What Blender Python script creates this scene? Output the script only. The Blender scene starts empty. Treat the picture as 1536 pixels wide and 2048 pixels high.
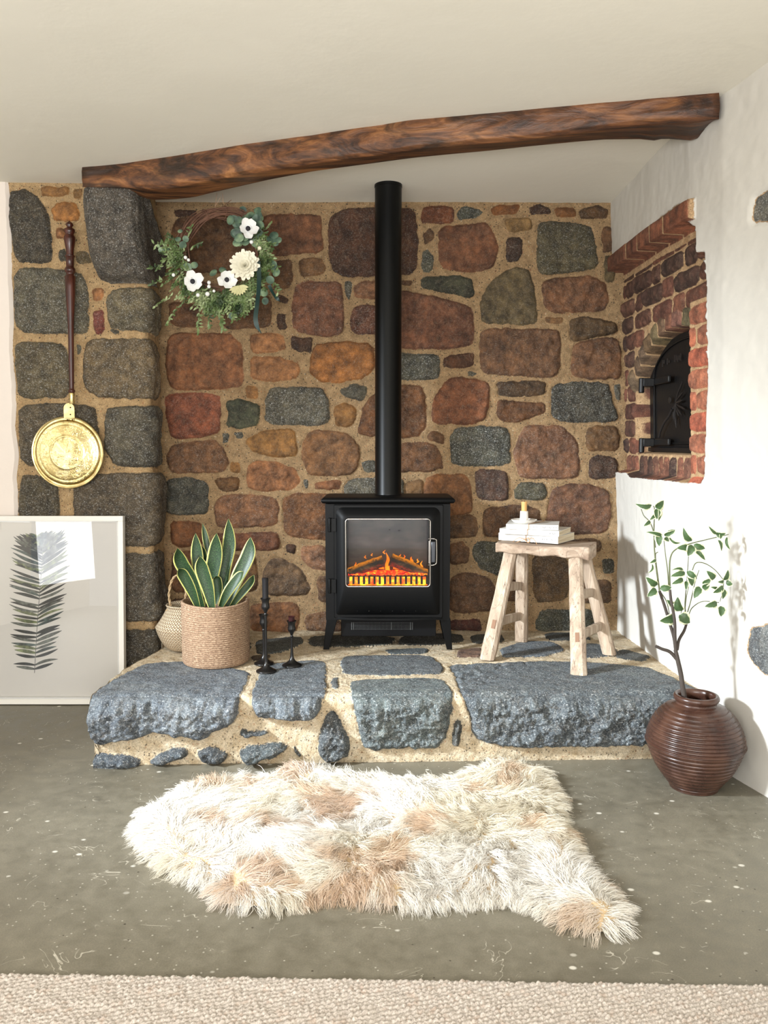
import bpy, math, random
import numpy as np
from mathutils import Vector, Matrix
random.seed(7)
RNG = np.random.default_rng(11)
sc = bpy.context.scene
col = sc.collection
# ------------------------------------------------------------ camera model (photograph is 1536 x 2048)
F = 1650.0
TH = math.atan(139 / F)
CT, ST = math.cos(TH), math.sin(TH)
CZ = 1.059
H = 0.227            # hearth height
YB = 3.60            # back wall
YP = 3.36            # front of the stone pier

def ray(px, py):
    u = (px - 768) / F; v = (1024 - py) / F
    return u, CT + v * ST, -ST + v * CT
def PZ(px, py, z):
    a, b, c = ray(px, py); t = (z - CZ) / c
    return (a * t, b * t, z)
def PY(px, py, y):
    a, b, c = ray(px, py); t = y / b
    return (a * t, y, CZ + c * t)
def ceil_z(y): return 2.075 + 0.025 * (YB - y)
def PC(px, py, dz=0.0):
    a, b, c = ray(px, py); t = (ceil_z(0) - dz - CZ) / (c + 0.025 * b)
    return (a * t, b * t, CZ + c * t)
WY = [0.0, 1.2, 2.0, 2.373, 2.577, 2.781, 3.1, 3.6, 4.0]
WX = [1.34, 1.30, 1.215, 1.15, 1.10, 1.073, 1.055, 1.047, 1.04]
def wall_x(y, z):
    return np.interp(y, WY, WX) - 0.04 * np.asarray(z)
def PW(px, py, off=0.0):
    a, b, c = ray(px, py); lo, hi = 0.5, 6.0
    for _ in range(50):
        t = (lo + hi) / 2
        if a * t > wall_x(b * t, CZ + c * t) + off: hi = t
        else: lo = t
    return (a * t, b * t, CZ + c * t)

def lin(c):
    o = []
    for x in c[:3]:
        x = x / 255.0
        o.append(x / 12.92 if x <= 0.04045 else ((x + 0.055) / 1.055) ** 2.4)
    return tuple(o) + (1.0,)

# ------------------------------------------------------------ noise in numpy
_T = [np.random.default_rng(i).random((256, 256)) for i in range(6)]
def vn(x, y, s=0):
    T = _T[s % 6]
    xi = np.floor(x).astype(int); yi = np.floor(y).astype(int)
    fx = x - xi; fy = y - yi
    fx = fx * fx * (3 - 2 * fx); fy = fy * fy * (3 - 2 * fy)
    a = T[xi & 255, yi & 255]; b = T[(xi + 1) & 255, yi & 255]
    c = T[xi & 255, (yi + 1) & 255]; d = T[(xi + 1) & 255, (yi + 1) & 255]
    return (a * (1 - fx) + b * fx) * (1 - fy) + (c * (1 - fx) + d * fx) * fy - 0.5
def fbm(x, y, sc_, oct_=3, s=0):
    o = 0; a = 1.0
    for k in range(oct_):
        o = o + a * vn(x * sc_ + 17.3 * k, y * sc_ + 5.1 * k, s + k); a *= 0.5; sc_ *= 2.03
    return o

# ------------------------------------------------------------ material helper
class M:
    def __init__(s, name, color=(200, 200, 200), rough=0.6, metal=0.0, **kw):
        s.m = bpy.data.materials.new(name); s.m.use_nodes = True
        s.t = s.m.node_tree; s.b = s.t.nodes['Principled BSDF']
        s.set('Base Color', lin(color) if not hasattr(color, 'links') else color)
        s.set('Roughness', rough); s.set('Metallic', metal)
        for k, v in kw.items(): s.set(k.replace('_', ' '), v)
        s._co = None
    def put(s, sock, v):
        if hasattr(v, 'links') and hasattr(v, 'is_output'): s.t.links.new(v, sock)
        else:
            if hasattr(sock.default_value, '__len__') and not hasattr(v, '__len__'): v = (v, v, v, 1)[:len(sock.default_value)]
            sock.default_value = v
    def set(s, k, v): s.put(s.b.inputs[k], v)
    def node(s, typ, ins=None, **at):
        n = s.t.nodes.new('ShaderNode' + typ)
        for k, v in at.items(): setattr(n, k, v)
        for k, v in (ins or {}).items(): s.put(n.inputs[k], v)
        return n
    def co(s, scale=None, kind='Object'):
        c = s.node('TexCoord').outputs[kind]
        if scale is not None: c = s.node('Mapping', {0: c, 'Scale': scale}).outputs[0]
        return c
    def noise(s, scale, detail=3, rough=0.55, co=None, dist=0.0, out=0):
        return s.node('TexNoise', {'Vector': co or s.co(), 'Scale': scale, 'Detail': detail, 'Roughness': rough, 'Distortion': dist}).outputs[out]
    def vor(s, scale, co=None, out='Distance', feature='F1', rnd=1.0):
        return s.node('TexVoronoi', {'Vector': co or s.co(), 'Scale': scale, 'Randomness': rnd}, feature=feature).outputs[out]
    def ramp(s, fac, stops):
        n = s.node('ValToRGB', {0: fac}); e = n.color_ramp.elements
        while len(e) < len(stops): e.new(0.5)
        for i, (p, c) in enumerate(stops):
            e[i].position = p; e[i].color = c if len(c) == 4 else lin(c)
        return n.outputs[0]
    def step(s, fac, a, b, lo=0.0, hi=1.0):
        return s.node('MapRange', {0: fac, 1: a, 2: b, 3: lo, 4: hi}).outputs[0]
    def mix(s, fac, a, b, mode='MIX'):
        n = s.node('MixRGB', {0: fac, 1: a, 2: b}, blend_type=mode); return n.outputs[0]
    def math(s, op, a, b=0.0, clamp=False):
        n = s.node('Math', {0: a, 1: b}, operation=op); n.use_clamp = clamp; return n.outputs[0]
    def attr(s, name, out='Fac'): return s.node('Attribute', attribute_name=name).outputs[out]
    def uv(s): return s.node('UVMap', uv_map='UVMap').outputs[0]
    def bump(s, h, strength=0.3, dist=0.01):
        n = s.node('Bump', {'Height': h, 'Strength': strength, 'Distance': dist}); s.set('Normal', n.outputs[0]); return n.outputs[0]
def hexv(*c): return lin(c)

# ------------------------------------------------------------ object helpers
ORG = {}
def tag(o, label, cat, group=None, kind=None):
    if label: o['label'] = label
    if cat: o['category'] = cat
    if group: o['group'] = group
    if kind: o['kind'] = kind
    return o
def thing(name, loc, label, cat, group=None):
    o = bpy.data.objects.new(name, None); col.objects.link(o); o.location = loc
    o.empty_display_size = 0.05
    ORG[o.name] = Vector(loc); return tag(o, label, cat, group)
def mk(name, V, Fc, mat, parent=None, org=None, smooth=40, uv=None):
    V = np.asarray(V, dtype=np.float64)
    if parent is not None: og = ORG[parent.name]
    elif org is not None: og = Vector(org)
    else: og = Vector((0, 0, 0))
    me = bpy.data.meshes.new(name)
    me.from_pydata((V - np.array(og)).tolist(), [], [tuple(int(i) for i in f) for f in Fc])
    if mat is not None: me.materials.append(mat.m)
    if smooth is not None and len(me.polygons):
        me.polygons.foreach_set('use_smooth', [True] * len(me.polygons))
        if smooth < 180: me.set_sharp_from_angle(angle=math.radians(smooth))
    if uv is not None:
        l = me.uv_layers.new(name='UVMap'); vi = np.zeros(len(me.loops), dtype=int); me.loops.foreach_get('vertex_index', vi)
        l.data.foreach_set('uv', np.asarray(uv)[vi].astype(np.float32).ravel())
    o = bpy.data.objects.new(name, me); col.objects.link(o)
    ORG[o.name] = og
    if parent is not None: o.parent = parent
    else: o.location = og
    return o
def bevel(o, w, seg=2, ang=30):
    b = o.modifiers.new('bevel', 'BEVEL'); b.width = w; b.segments = seg; b.limit_method = 'ANGLE'; b.angle_limit = math.radians(ang)
    return o
class G:
    def __init__(s): s.v = []; s.f = []; s.uv = []
    def add(s, V, Fc, uv=None):
        n = len(s.v); s.v += [tuple(p) for p in V]; s.f += [tuple(i + n for i in f) for f in Fc]
        s.uv += [tuple(q) for q in uv] if uv is not None else [(0.5, 0.5)] * len(V)
        return s
    def box(s, c, d, R=None):
        V = [Vector((sx * d[0] / 2, sy * d[1] / 2, sz * d[2] / 2)) for sx in (-1, 1) for sy in (-1, 1) for sz in (-1, 1)]
        if R is not None: V = [R @ v for v in V]
        V = [v + Vector(c) for v in V]
        return s.add(V, [(0, 1, 3, 2), (4, 6, 7, 5), (0, 4, 5, 1), (2, 3, 7, 6), (0, 2, 6, 4), (1, 5, 7, 3)])
    def hexa(s, P):   # 8 points: bottom ring 4, top ring 4
        return s.add(P, [(3, 2, 1, 0), (4, 5, 6, 7), (0, 1, 5, 4), (1, 2, 6, 5), (2, 3, 7, 6), (3, 0, 4, 7)])
    def lathe(s, prof, c=(0, 0, 0), n=48, axis=None, closed=False, uvs=False):
        V = []; Fc = []; U = []
        L = [0]
        for i in range(1, len(prof)): L.append(L[-1] + math.dist(prof[i], prof[i - 1]))
        for j, (r, z) in enumerate(prof):
            for i in range(n + (1 if uvs else 0)):
                a = 2 * math.pi * i / n; V.append(Vector((r * math.cos(a), r * math.sin(a), z))); U.append((i / n, L[j]))
        m = n + (1 if uvs else 0)
        k = len(prof)
        for j in range(k - 1 + (1 if closed else 0)):
            j2 = (j + 1) % k
            for i in range(n):
                i2 = (i + 1) if uvs else (i + 1) % n
                Fc.append((j * m + i, j * m + i2, j2 * m + i2, j2 * m + i))
        if not closed:
            if prof[0][0] > 1e-6 and not uvs: Fc.append(tuple(range(n))[::-1])
            if prof[-1][0] > 1e-6 and not uvs: Fc.append(tuple((k - 1) * n + i for i in range(n)))
        if axis is not None:
            q = Vector((0, 0, 1)).rotation_difference(Vector(axis)).to_matrix(); V = [q @ v for v in V]
        V = [v + Vector(c) for v in V]
        return s.add(V, Fc, U)
    def tube(s, pts, rad, n=8, closed=False, caps=True):
        P = [Vector(p) for p in pts]; k = len(P)
        if not hasattr(rad, '__len__'): rad = [rad] * k
        V = []; Fc = []; up = None; U = []
        for i in range(k):
            a = P[(i - 1) % k] if (closed or i > 0) else P[i]; b = P[(i + 1) % k] if (closed or i < k - 1) else P[i]
            t = (b - a).normalized()
            if up is None:
                up = Vector((0, 0, 1)) if abs(t.z) < 0.9 else Vector((0, 1, 0))
            x = t.cross(up)
            if x.length < 1e-6: x = t.cross(Vector((1, 0.3, 0)))
            x.normalize(); up = x.cross(t).normalized()
            for j in range(n):
                an = 2 * math.pi * j / n; V.append(P[i] + (x * math.cos(an) + up * math.sin(an)) * rad[i]); U.append((j / n, i / max(1, k - 1)))
        for i in range(k - 1 + (1 if closed else 0)):
            i2 = (i + 1) % k
            for j in range(n): Fc.append((i * n + j, i * n + (j + 1) % n, i2 * n + (j + 1) % n, i2 * n + j))
        if caps and not closed: Fc += [tuple(range(n))[::-1], tuple((k - 1) * n + j for j in range(n))]
        return s.add(V, Fc, U)
    def prism(s, poly, fn, t0, t1):   # poly of 2D points, fn(x,y,t)->3D
        n = len(poly)
        V = [fn(x, y, t0) for x, y in poly] + [fn(x, y, t1) for x, y in poly]
        Fc = [tuple(range(n)), tuple(range(2 * n - 1, n - 1, -1))] + [(i, i + n, (i + 1) % n + n, (i + 1) % n) for i in range(n)]
        return s.add(V, Fc)
    def ball(s, c, r, n=10, m=7, sq=(1, 1, 1)):
        pr = [(max(1e-5, r * math.sin(math.pi * i / m)), -r * math.cos(math.pi * i / m)) for i in range(m + 1)]
        g = G().lathe(pr, n=n); V = [(c[0] + v[0] * sq[0], c[1] + v[1] * sq[1], c[2] + v[2] * sq[2]) for v in g.v]
        return s.add(V, g.f)
    def build(s, name, mat, parent=None, org=None, smooth=40, bev=0, uv=False, seg=2):
        o = mk(name, s.v, s.f, mat, parent, org, smooth, s.uv if uv else None)
        if bev: bevel(o, bev, seg)
        return o
def spline(pts, n=24):
    P = [Vector(p) for p in pts]; P = [P[0] * 2 - P[1]] + P + [P[-1] * 2 - P[-2]]; out = []
    m = len(P) - 3
    for k in range(n):
        t = k / (n - 1) * m; i = min(int(t), m - 1); u = t - i
        a, b, c, d = P[i:i + 4]
        out.append(0.5 * ((2 * b) + (c - a) * u + (2 * a - 5 * b + 4 * c - d) * u * u + (3 * b - a - 3 * c + d) * u ** 3))
    return out
def interp(x, xs, ys): return float(np.interp(x, xs, ys))

def grid_obj(name, X, Y, Z, mat, attrs, kind=None, flip=False):
    ny, nx = X.shape
    me = bpy.data.meshes.new(name)
    nv = nx * ny; nf = (nx - 1) * (ny - 1)
    me.vertices.add(nv); me.vertices.foreach_set('co', np.stack([X, Y, Z], -1).astype(np.float32).ravel())
    idx = np.arange(nv).reshape(ny, nx)
    q = np.stack([idx[:-1, :-1], idx[:-1, 1:], idx[1:, 1:], idx[1:, :-1]], -1).reshape(-1, 4)
    if flip: q = q[:, ::-1]
    me.loops.add(nf * 4); me.loops.foreach_set('vertex_index', q.astype(np.int32).ravel())
    me.polygons.add(nf); me.polygons.foreach_set('loop_start', (np.arange(nf) * 4).astype(np.int32)); me.polygons.foreach_set('loop_total', np.full(nf, 4, dtype=np.int32))
    me.update(calc_edges=True); me.polygons.foreach_set('use_smooth', np.ones(nf, dtype=bool))
    for k, a in attrs.items():
        if a.ndim == 3:
            at = me.attributes.new(k, 'FLOAT_COLOR', 'POINT')
            at.data.foreach_set('color', np.concatenate([a.reshape(-1, 3), np.ones((nv, 1))], 1).astype(np.float32).ravel())
        else:
            at = me.attributes.new(k, 'FLOAT', 'POINT'); at.data.foreach_set('value', a.astype(np.float32).ravel())
    me.materials.append(mat.m); me.validate()
    o = bpy.data.objects.new(name, me); col.objects.link(o); ORG[o.name] = Vector((0, 0, 0))
    if kind: o['kind'] = kind
    return o

# ------------------------------------------------------------ masonry: traced stones -> relief + colour attributes
def chaikin(P, it=2):
    P = np.asarray(P, float)
    for _ in range(it):
        Q = np.roll(P, -1, 0); a = 0.86 * P + 0.14 * Q; b = 0.14 * P + 0.86 * Q
        P = np.stack([a, b], 1).reshape(-1, 2)
    return P
def poly_sd(P, x, y):
    d = np.full(x.shape, 1e9); ins = np.zeros(x.shape, bool); n = len(P)
    for i in range(n):
        ax, ay = P[i]; bx, by = P[(i + 1) % n]; ex, ey = bx - ax, by - ay
        wx, wy = x - ax, y - ay
        t = np.clip((wx * ex + wy * ey) / (ex * ex + ey * ey + 1e-12), 0, 1)
        d = np.minimum(d, (wx - ex * t) ** 2 + (wy - ey * t) ** 2)
        c = ((ay > y) != (by > y)) & (x < (bx - ax) * (y - ay) / (by - ay + 1e-12) + ax)
        ins ^= c
    return np.where(ins, 1, -1) * np.sqrt(d)
def masonry(S, T, stones, warp=0.0045, rise=0.007, rnd=2, grow=0.005, tint=(0.82, 0.775, 0.665)):
    """stones: (points in (s,t) metres, rgb, granite 0..1)"""
    wx = S + warp * 1.6 * fbm(S, T, 38, 3, 1); wy = T + warp * 1.6 * fbm(S, T, 38, 3, 3)
    sd = np.full(S.shape, -0.05); C = np.zeros(S.shape + (3,)); C[:] = lin((120, 95, 70))[:3]
    gr = np.zeros(S.shape); hh = np.zeros(S.shape)
    xs, ys = S[0], T[:, 0]
    for k, (P, c, g) in enumerate(stones):
        lum = sum(c) / 3; c = tuple(k_ * (lum + (v - lum) * 0.85) for v, k_ in zip(c, tint))
        P = chaikin(P, rnd) if rnd else np.asarray(P, float); m = 0.05
        i0, i1 = np.searchsorted(xs, [P[:, 0].min() - m, P[:, 0].max() + m]); j0, j1 = np.searchsorted(ys, [P[:, 1].min() - m, P[:, 1].max() + m])
        if i1 - i0 < 2 or j1 - j0 < 2: continue
        sl = (slice(j0, j1), slice(i0, i1))
        d = poly_sd(P, wx[sl], wy[sl]) + grow
        better = d > sd[sl]
        sd[sl] = np.where(better, d, sd[sl]); C[sl] = np.where(better[..., None], np.array(lin(c)[:3]), C[sl]); gr[sl] = np.where(better, g, gr[sl])
        rr = np.random.default_rng(k + 100); tilt = rr.uniform(-0.05, 0.05, 2); cx, cy = P.mean(0)
        size = max(np.ptp(P[:, 0]), np.ptp(P[:, 1]))
        lev = min(1.0, size / 0.12) * rr.uniform(0.6, 1.25)
        h = rise * lev * (1 - np.exp(-np.maximum(d, 0) / 0.005)) + (S[sl] - cx) * tilt[0] * (d > 0) + (T[sl] - cy) * tilt[1] * (d > 0)
        # hewn facets
        f = np.abs(fbm(S[sl] + k * 3.1, T[sl] + k, 9, 3, k)) * 0.020 + fbm(S[sl], T[sl] + k, 45, 3, k + 2) * 0.0075
        h = h + f * np.clip(d / 0.015, 0, 1)
        hh[sl] = np.where(better & (d > 0), h, np.where(better, 0, hh[sl]))
    mort = fbm(S, T, 14, 3, 2) * 0.006 + fbm(S, T, 120, 2, 4) * 0.0022
    h = np.where(sd > 0, np.maximum(hh, -0.004) , 0) + mort * np.where(sd > 0, 0.4, 1.0)
    h -= 0.003 * np.exp(-(sd / 0.004) ** 2)
    return sd, C, gr, h

def stone_mat(name, mortar=(164, 136, 99), mortar2=(126, 102, 72), plaster=False, speck=1.0, satur=1.0, bs=0.55):
    m = M(name, rough=0.85); co = m.co()
    sd = m.attr('sd'); scol = m.attr('scol', 'Color'); gran = m.attr('gran')
    n1 = m.noise(140, 4, 0.6, co); n2 = m.noise(26, 5, 0.65, co); n3 = m.noise(420, 2, 0.7, co); n4 = m.noise(7, 4, 0.6, co, 0.6)
    edge = m.math('ADD', sd, m.math('MULTIPLY', m.math('SUBTRACT', n1, 0.5), 0.003 if plaster else 0.010))
    msk = m.step(edge, -0.0005, 0.0015)
    # stone: mottled base
    v = m.ramp(n2, [(0.3, (0.36, 0.35, 0.34, 1)), (0.5, (0.92, 0.92, 0.92, 1)), (0.7, (1.6, 1.58, 1.5, 1))])
    s = m.mix(1.0, scol, v, 'MULTIPLY')
    v4 = m.ramp(n4, [(0.3, (0.62, 0.6, 0.6, 1)), (0.5, (1, 1, 1, 1)), (0.72, (1.3, 1.22, 1.1, 1))])
    s = m.mix(0.85, s, v4, 'MULTIPLY')
    # fine grain
    g = m.ramp(n3, [(0.3, (0.45, 0.45, 0.45, 1)), (0.5, (1, 1, 1, 1)), (0.66, (1.7, 1.7, 1.65, 1))])
    s = m.mix(0.6, s, g, 'MULTIPLY')
    # granite flecks
    fl = m.noise(170, 4, 0.85, m.co((1, 1, 1.3)), 0.6)
    flw = m.step(fl, 0.55, 0.63); fld = m.step(fl, 0.46, 0.38)
    gs = m.mix(m.math('MULTIPLY', flw, 0.7), s, hexv(205, 207, 204)); gs = m.mix(m.math('MULTIPLY', fld, 0.75), gs, hexv(22, 24, 26))
    s = m.mix(gran, s, gs)
    # thin quartz veins on the plain stones
    vein = m.step(m.math('ABSOLUTE', m.math('SUBTRACT', m.noise(11, 6, 0.7, co, 1.2), 0.5)), 0.012, 0.0)
    s = m.mix(m.math('MULTIPLY', vein, 0.13), s, hexv(205, 180, 150))
    # mortar with aggregate
    mo = m.mix(m.ramp(m.noise(30, 4, 0.6, co), [(0.3, (0, 0, 0, 1)), (0.7, (1, 1, 1, 1))]), lin(mortar2), lin(mortar))
    mo = m.mix(0.75, mo, m.ramp(m.noise(230, 2, 0.6, co), [(0.3, (0.55, 0.55, 0.55, 1)), (0.55, (1, 1, 1, 1)), (0.75, (1.35, 1.35, 1.35, 1))]), 'MULTIPLY')
    cj = m.mix(0.012, co, m.noise(90, 2, .6, co, out=1), 'ADD'); vd = m.vor(120, cj); vc = m.node('SeparateColor', {0: m.vor(120, cj, 'Color')})
    big = m.math('MULTIPLY', m.step(vd, 0.36, 0.26), m.step(vc.outputs[0], 0.74, 0.78))
    lig = m.math('MULTIPLY', m.step(vd, 0.30, 0.18), m.step(vc.outputs[1], 0.88, 0.92))
    ora = m.math('MULTIPLY', m.step(vd, 0.40, 0.3), m.step(vc.outputs[2], 0.88, 0.92))
    mo = m.mix(m.math('MULTIPLY', big, 0.85 * speck), mo, hexv(38, 34, 30)); mo = m.mix(m.math('MULTIPLY', lig, 0.5), mo, hexv(214, 200, 174)); mo = m.mix(m.math('MULTIPLY', ora, 0.45), mo, hexv(160, 100, 60))
    vd2 = m.vor(330, co); mo = m.mix(m.math('MULTIPLY', m.step(vd2, 0.26, 0.16), 0.45), mo, hexv(60, 50, 40))
    c = m.mix(msk, mo, s)
    hgt = m.math('ADD', m.math('MULTIPLY', n1, 0.5), m.math('ADD', m.math('MULTIPLY', n3, 0.35), m.math('MULTIPLY', big, 0.35)))
    hgt = m.math('ADD', hgt, m.math('MULTIPLY', m.vor(60, co), 0.3))
    if plaster:
        pm = m.attr('pm'); pe = m.math('ADD', pm, m.math('MULTIPLY', m.math('SUBTRACT', n1, 0.5), 0.006))
        pk = m.step(pe, -0.0008, 0.0008)
        pl = m.mix(m.noise(2.3, 3, 0.5, co), lin((196, 192, 183)), lin((208, 204, 195)))
        c = m.mix(pk, c, pl)
        hgt = m.mix(pk, hgt, m.math('ADD', m.math('MULTIPLY', m.noise(9, 4, 0.6, co), 0.35), m.math('MULTIPLY', n1, 0.06)))
    m.set('Base Color', c); m.bump(hgt, bs, 0.006)
    return m

def px_stones(L, fn):
    out = []
    for pts, c, g in L: out.append(([fn(*p) for p in pts], c, g))
    return out
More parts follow.
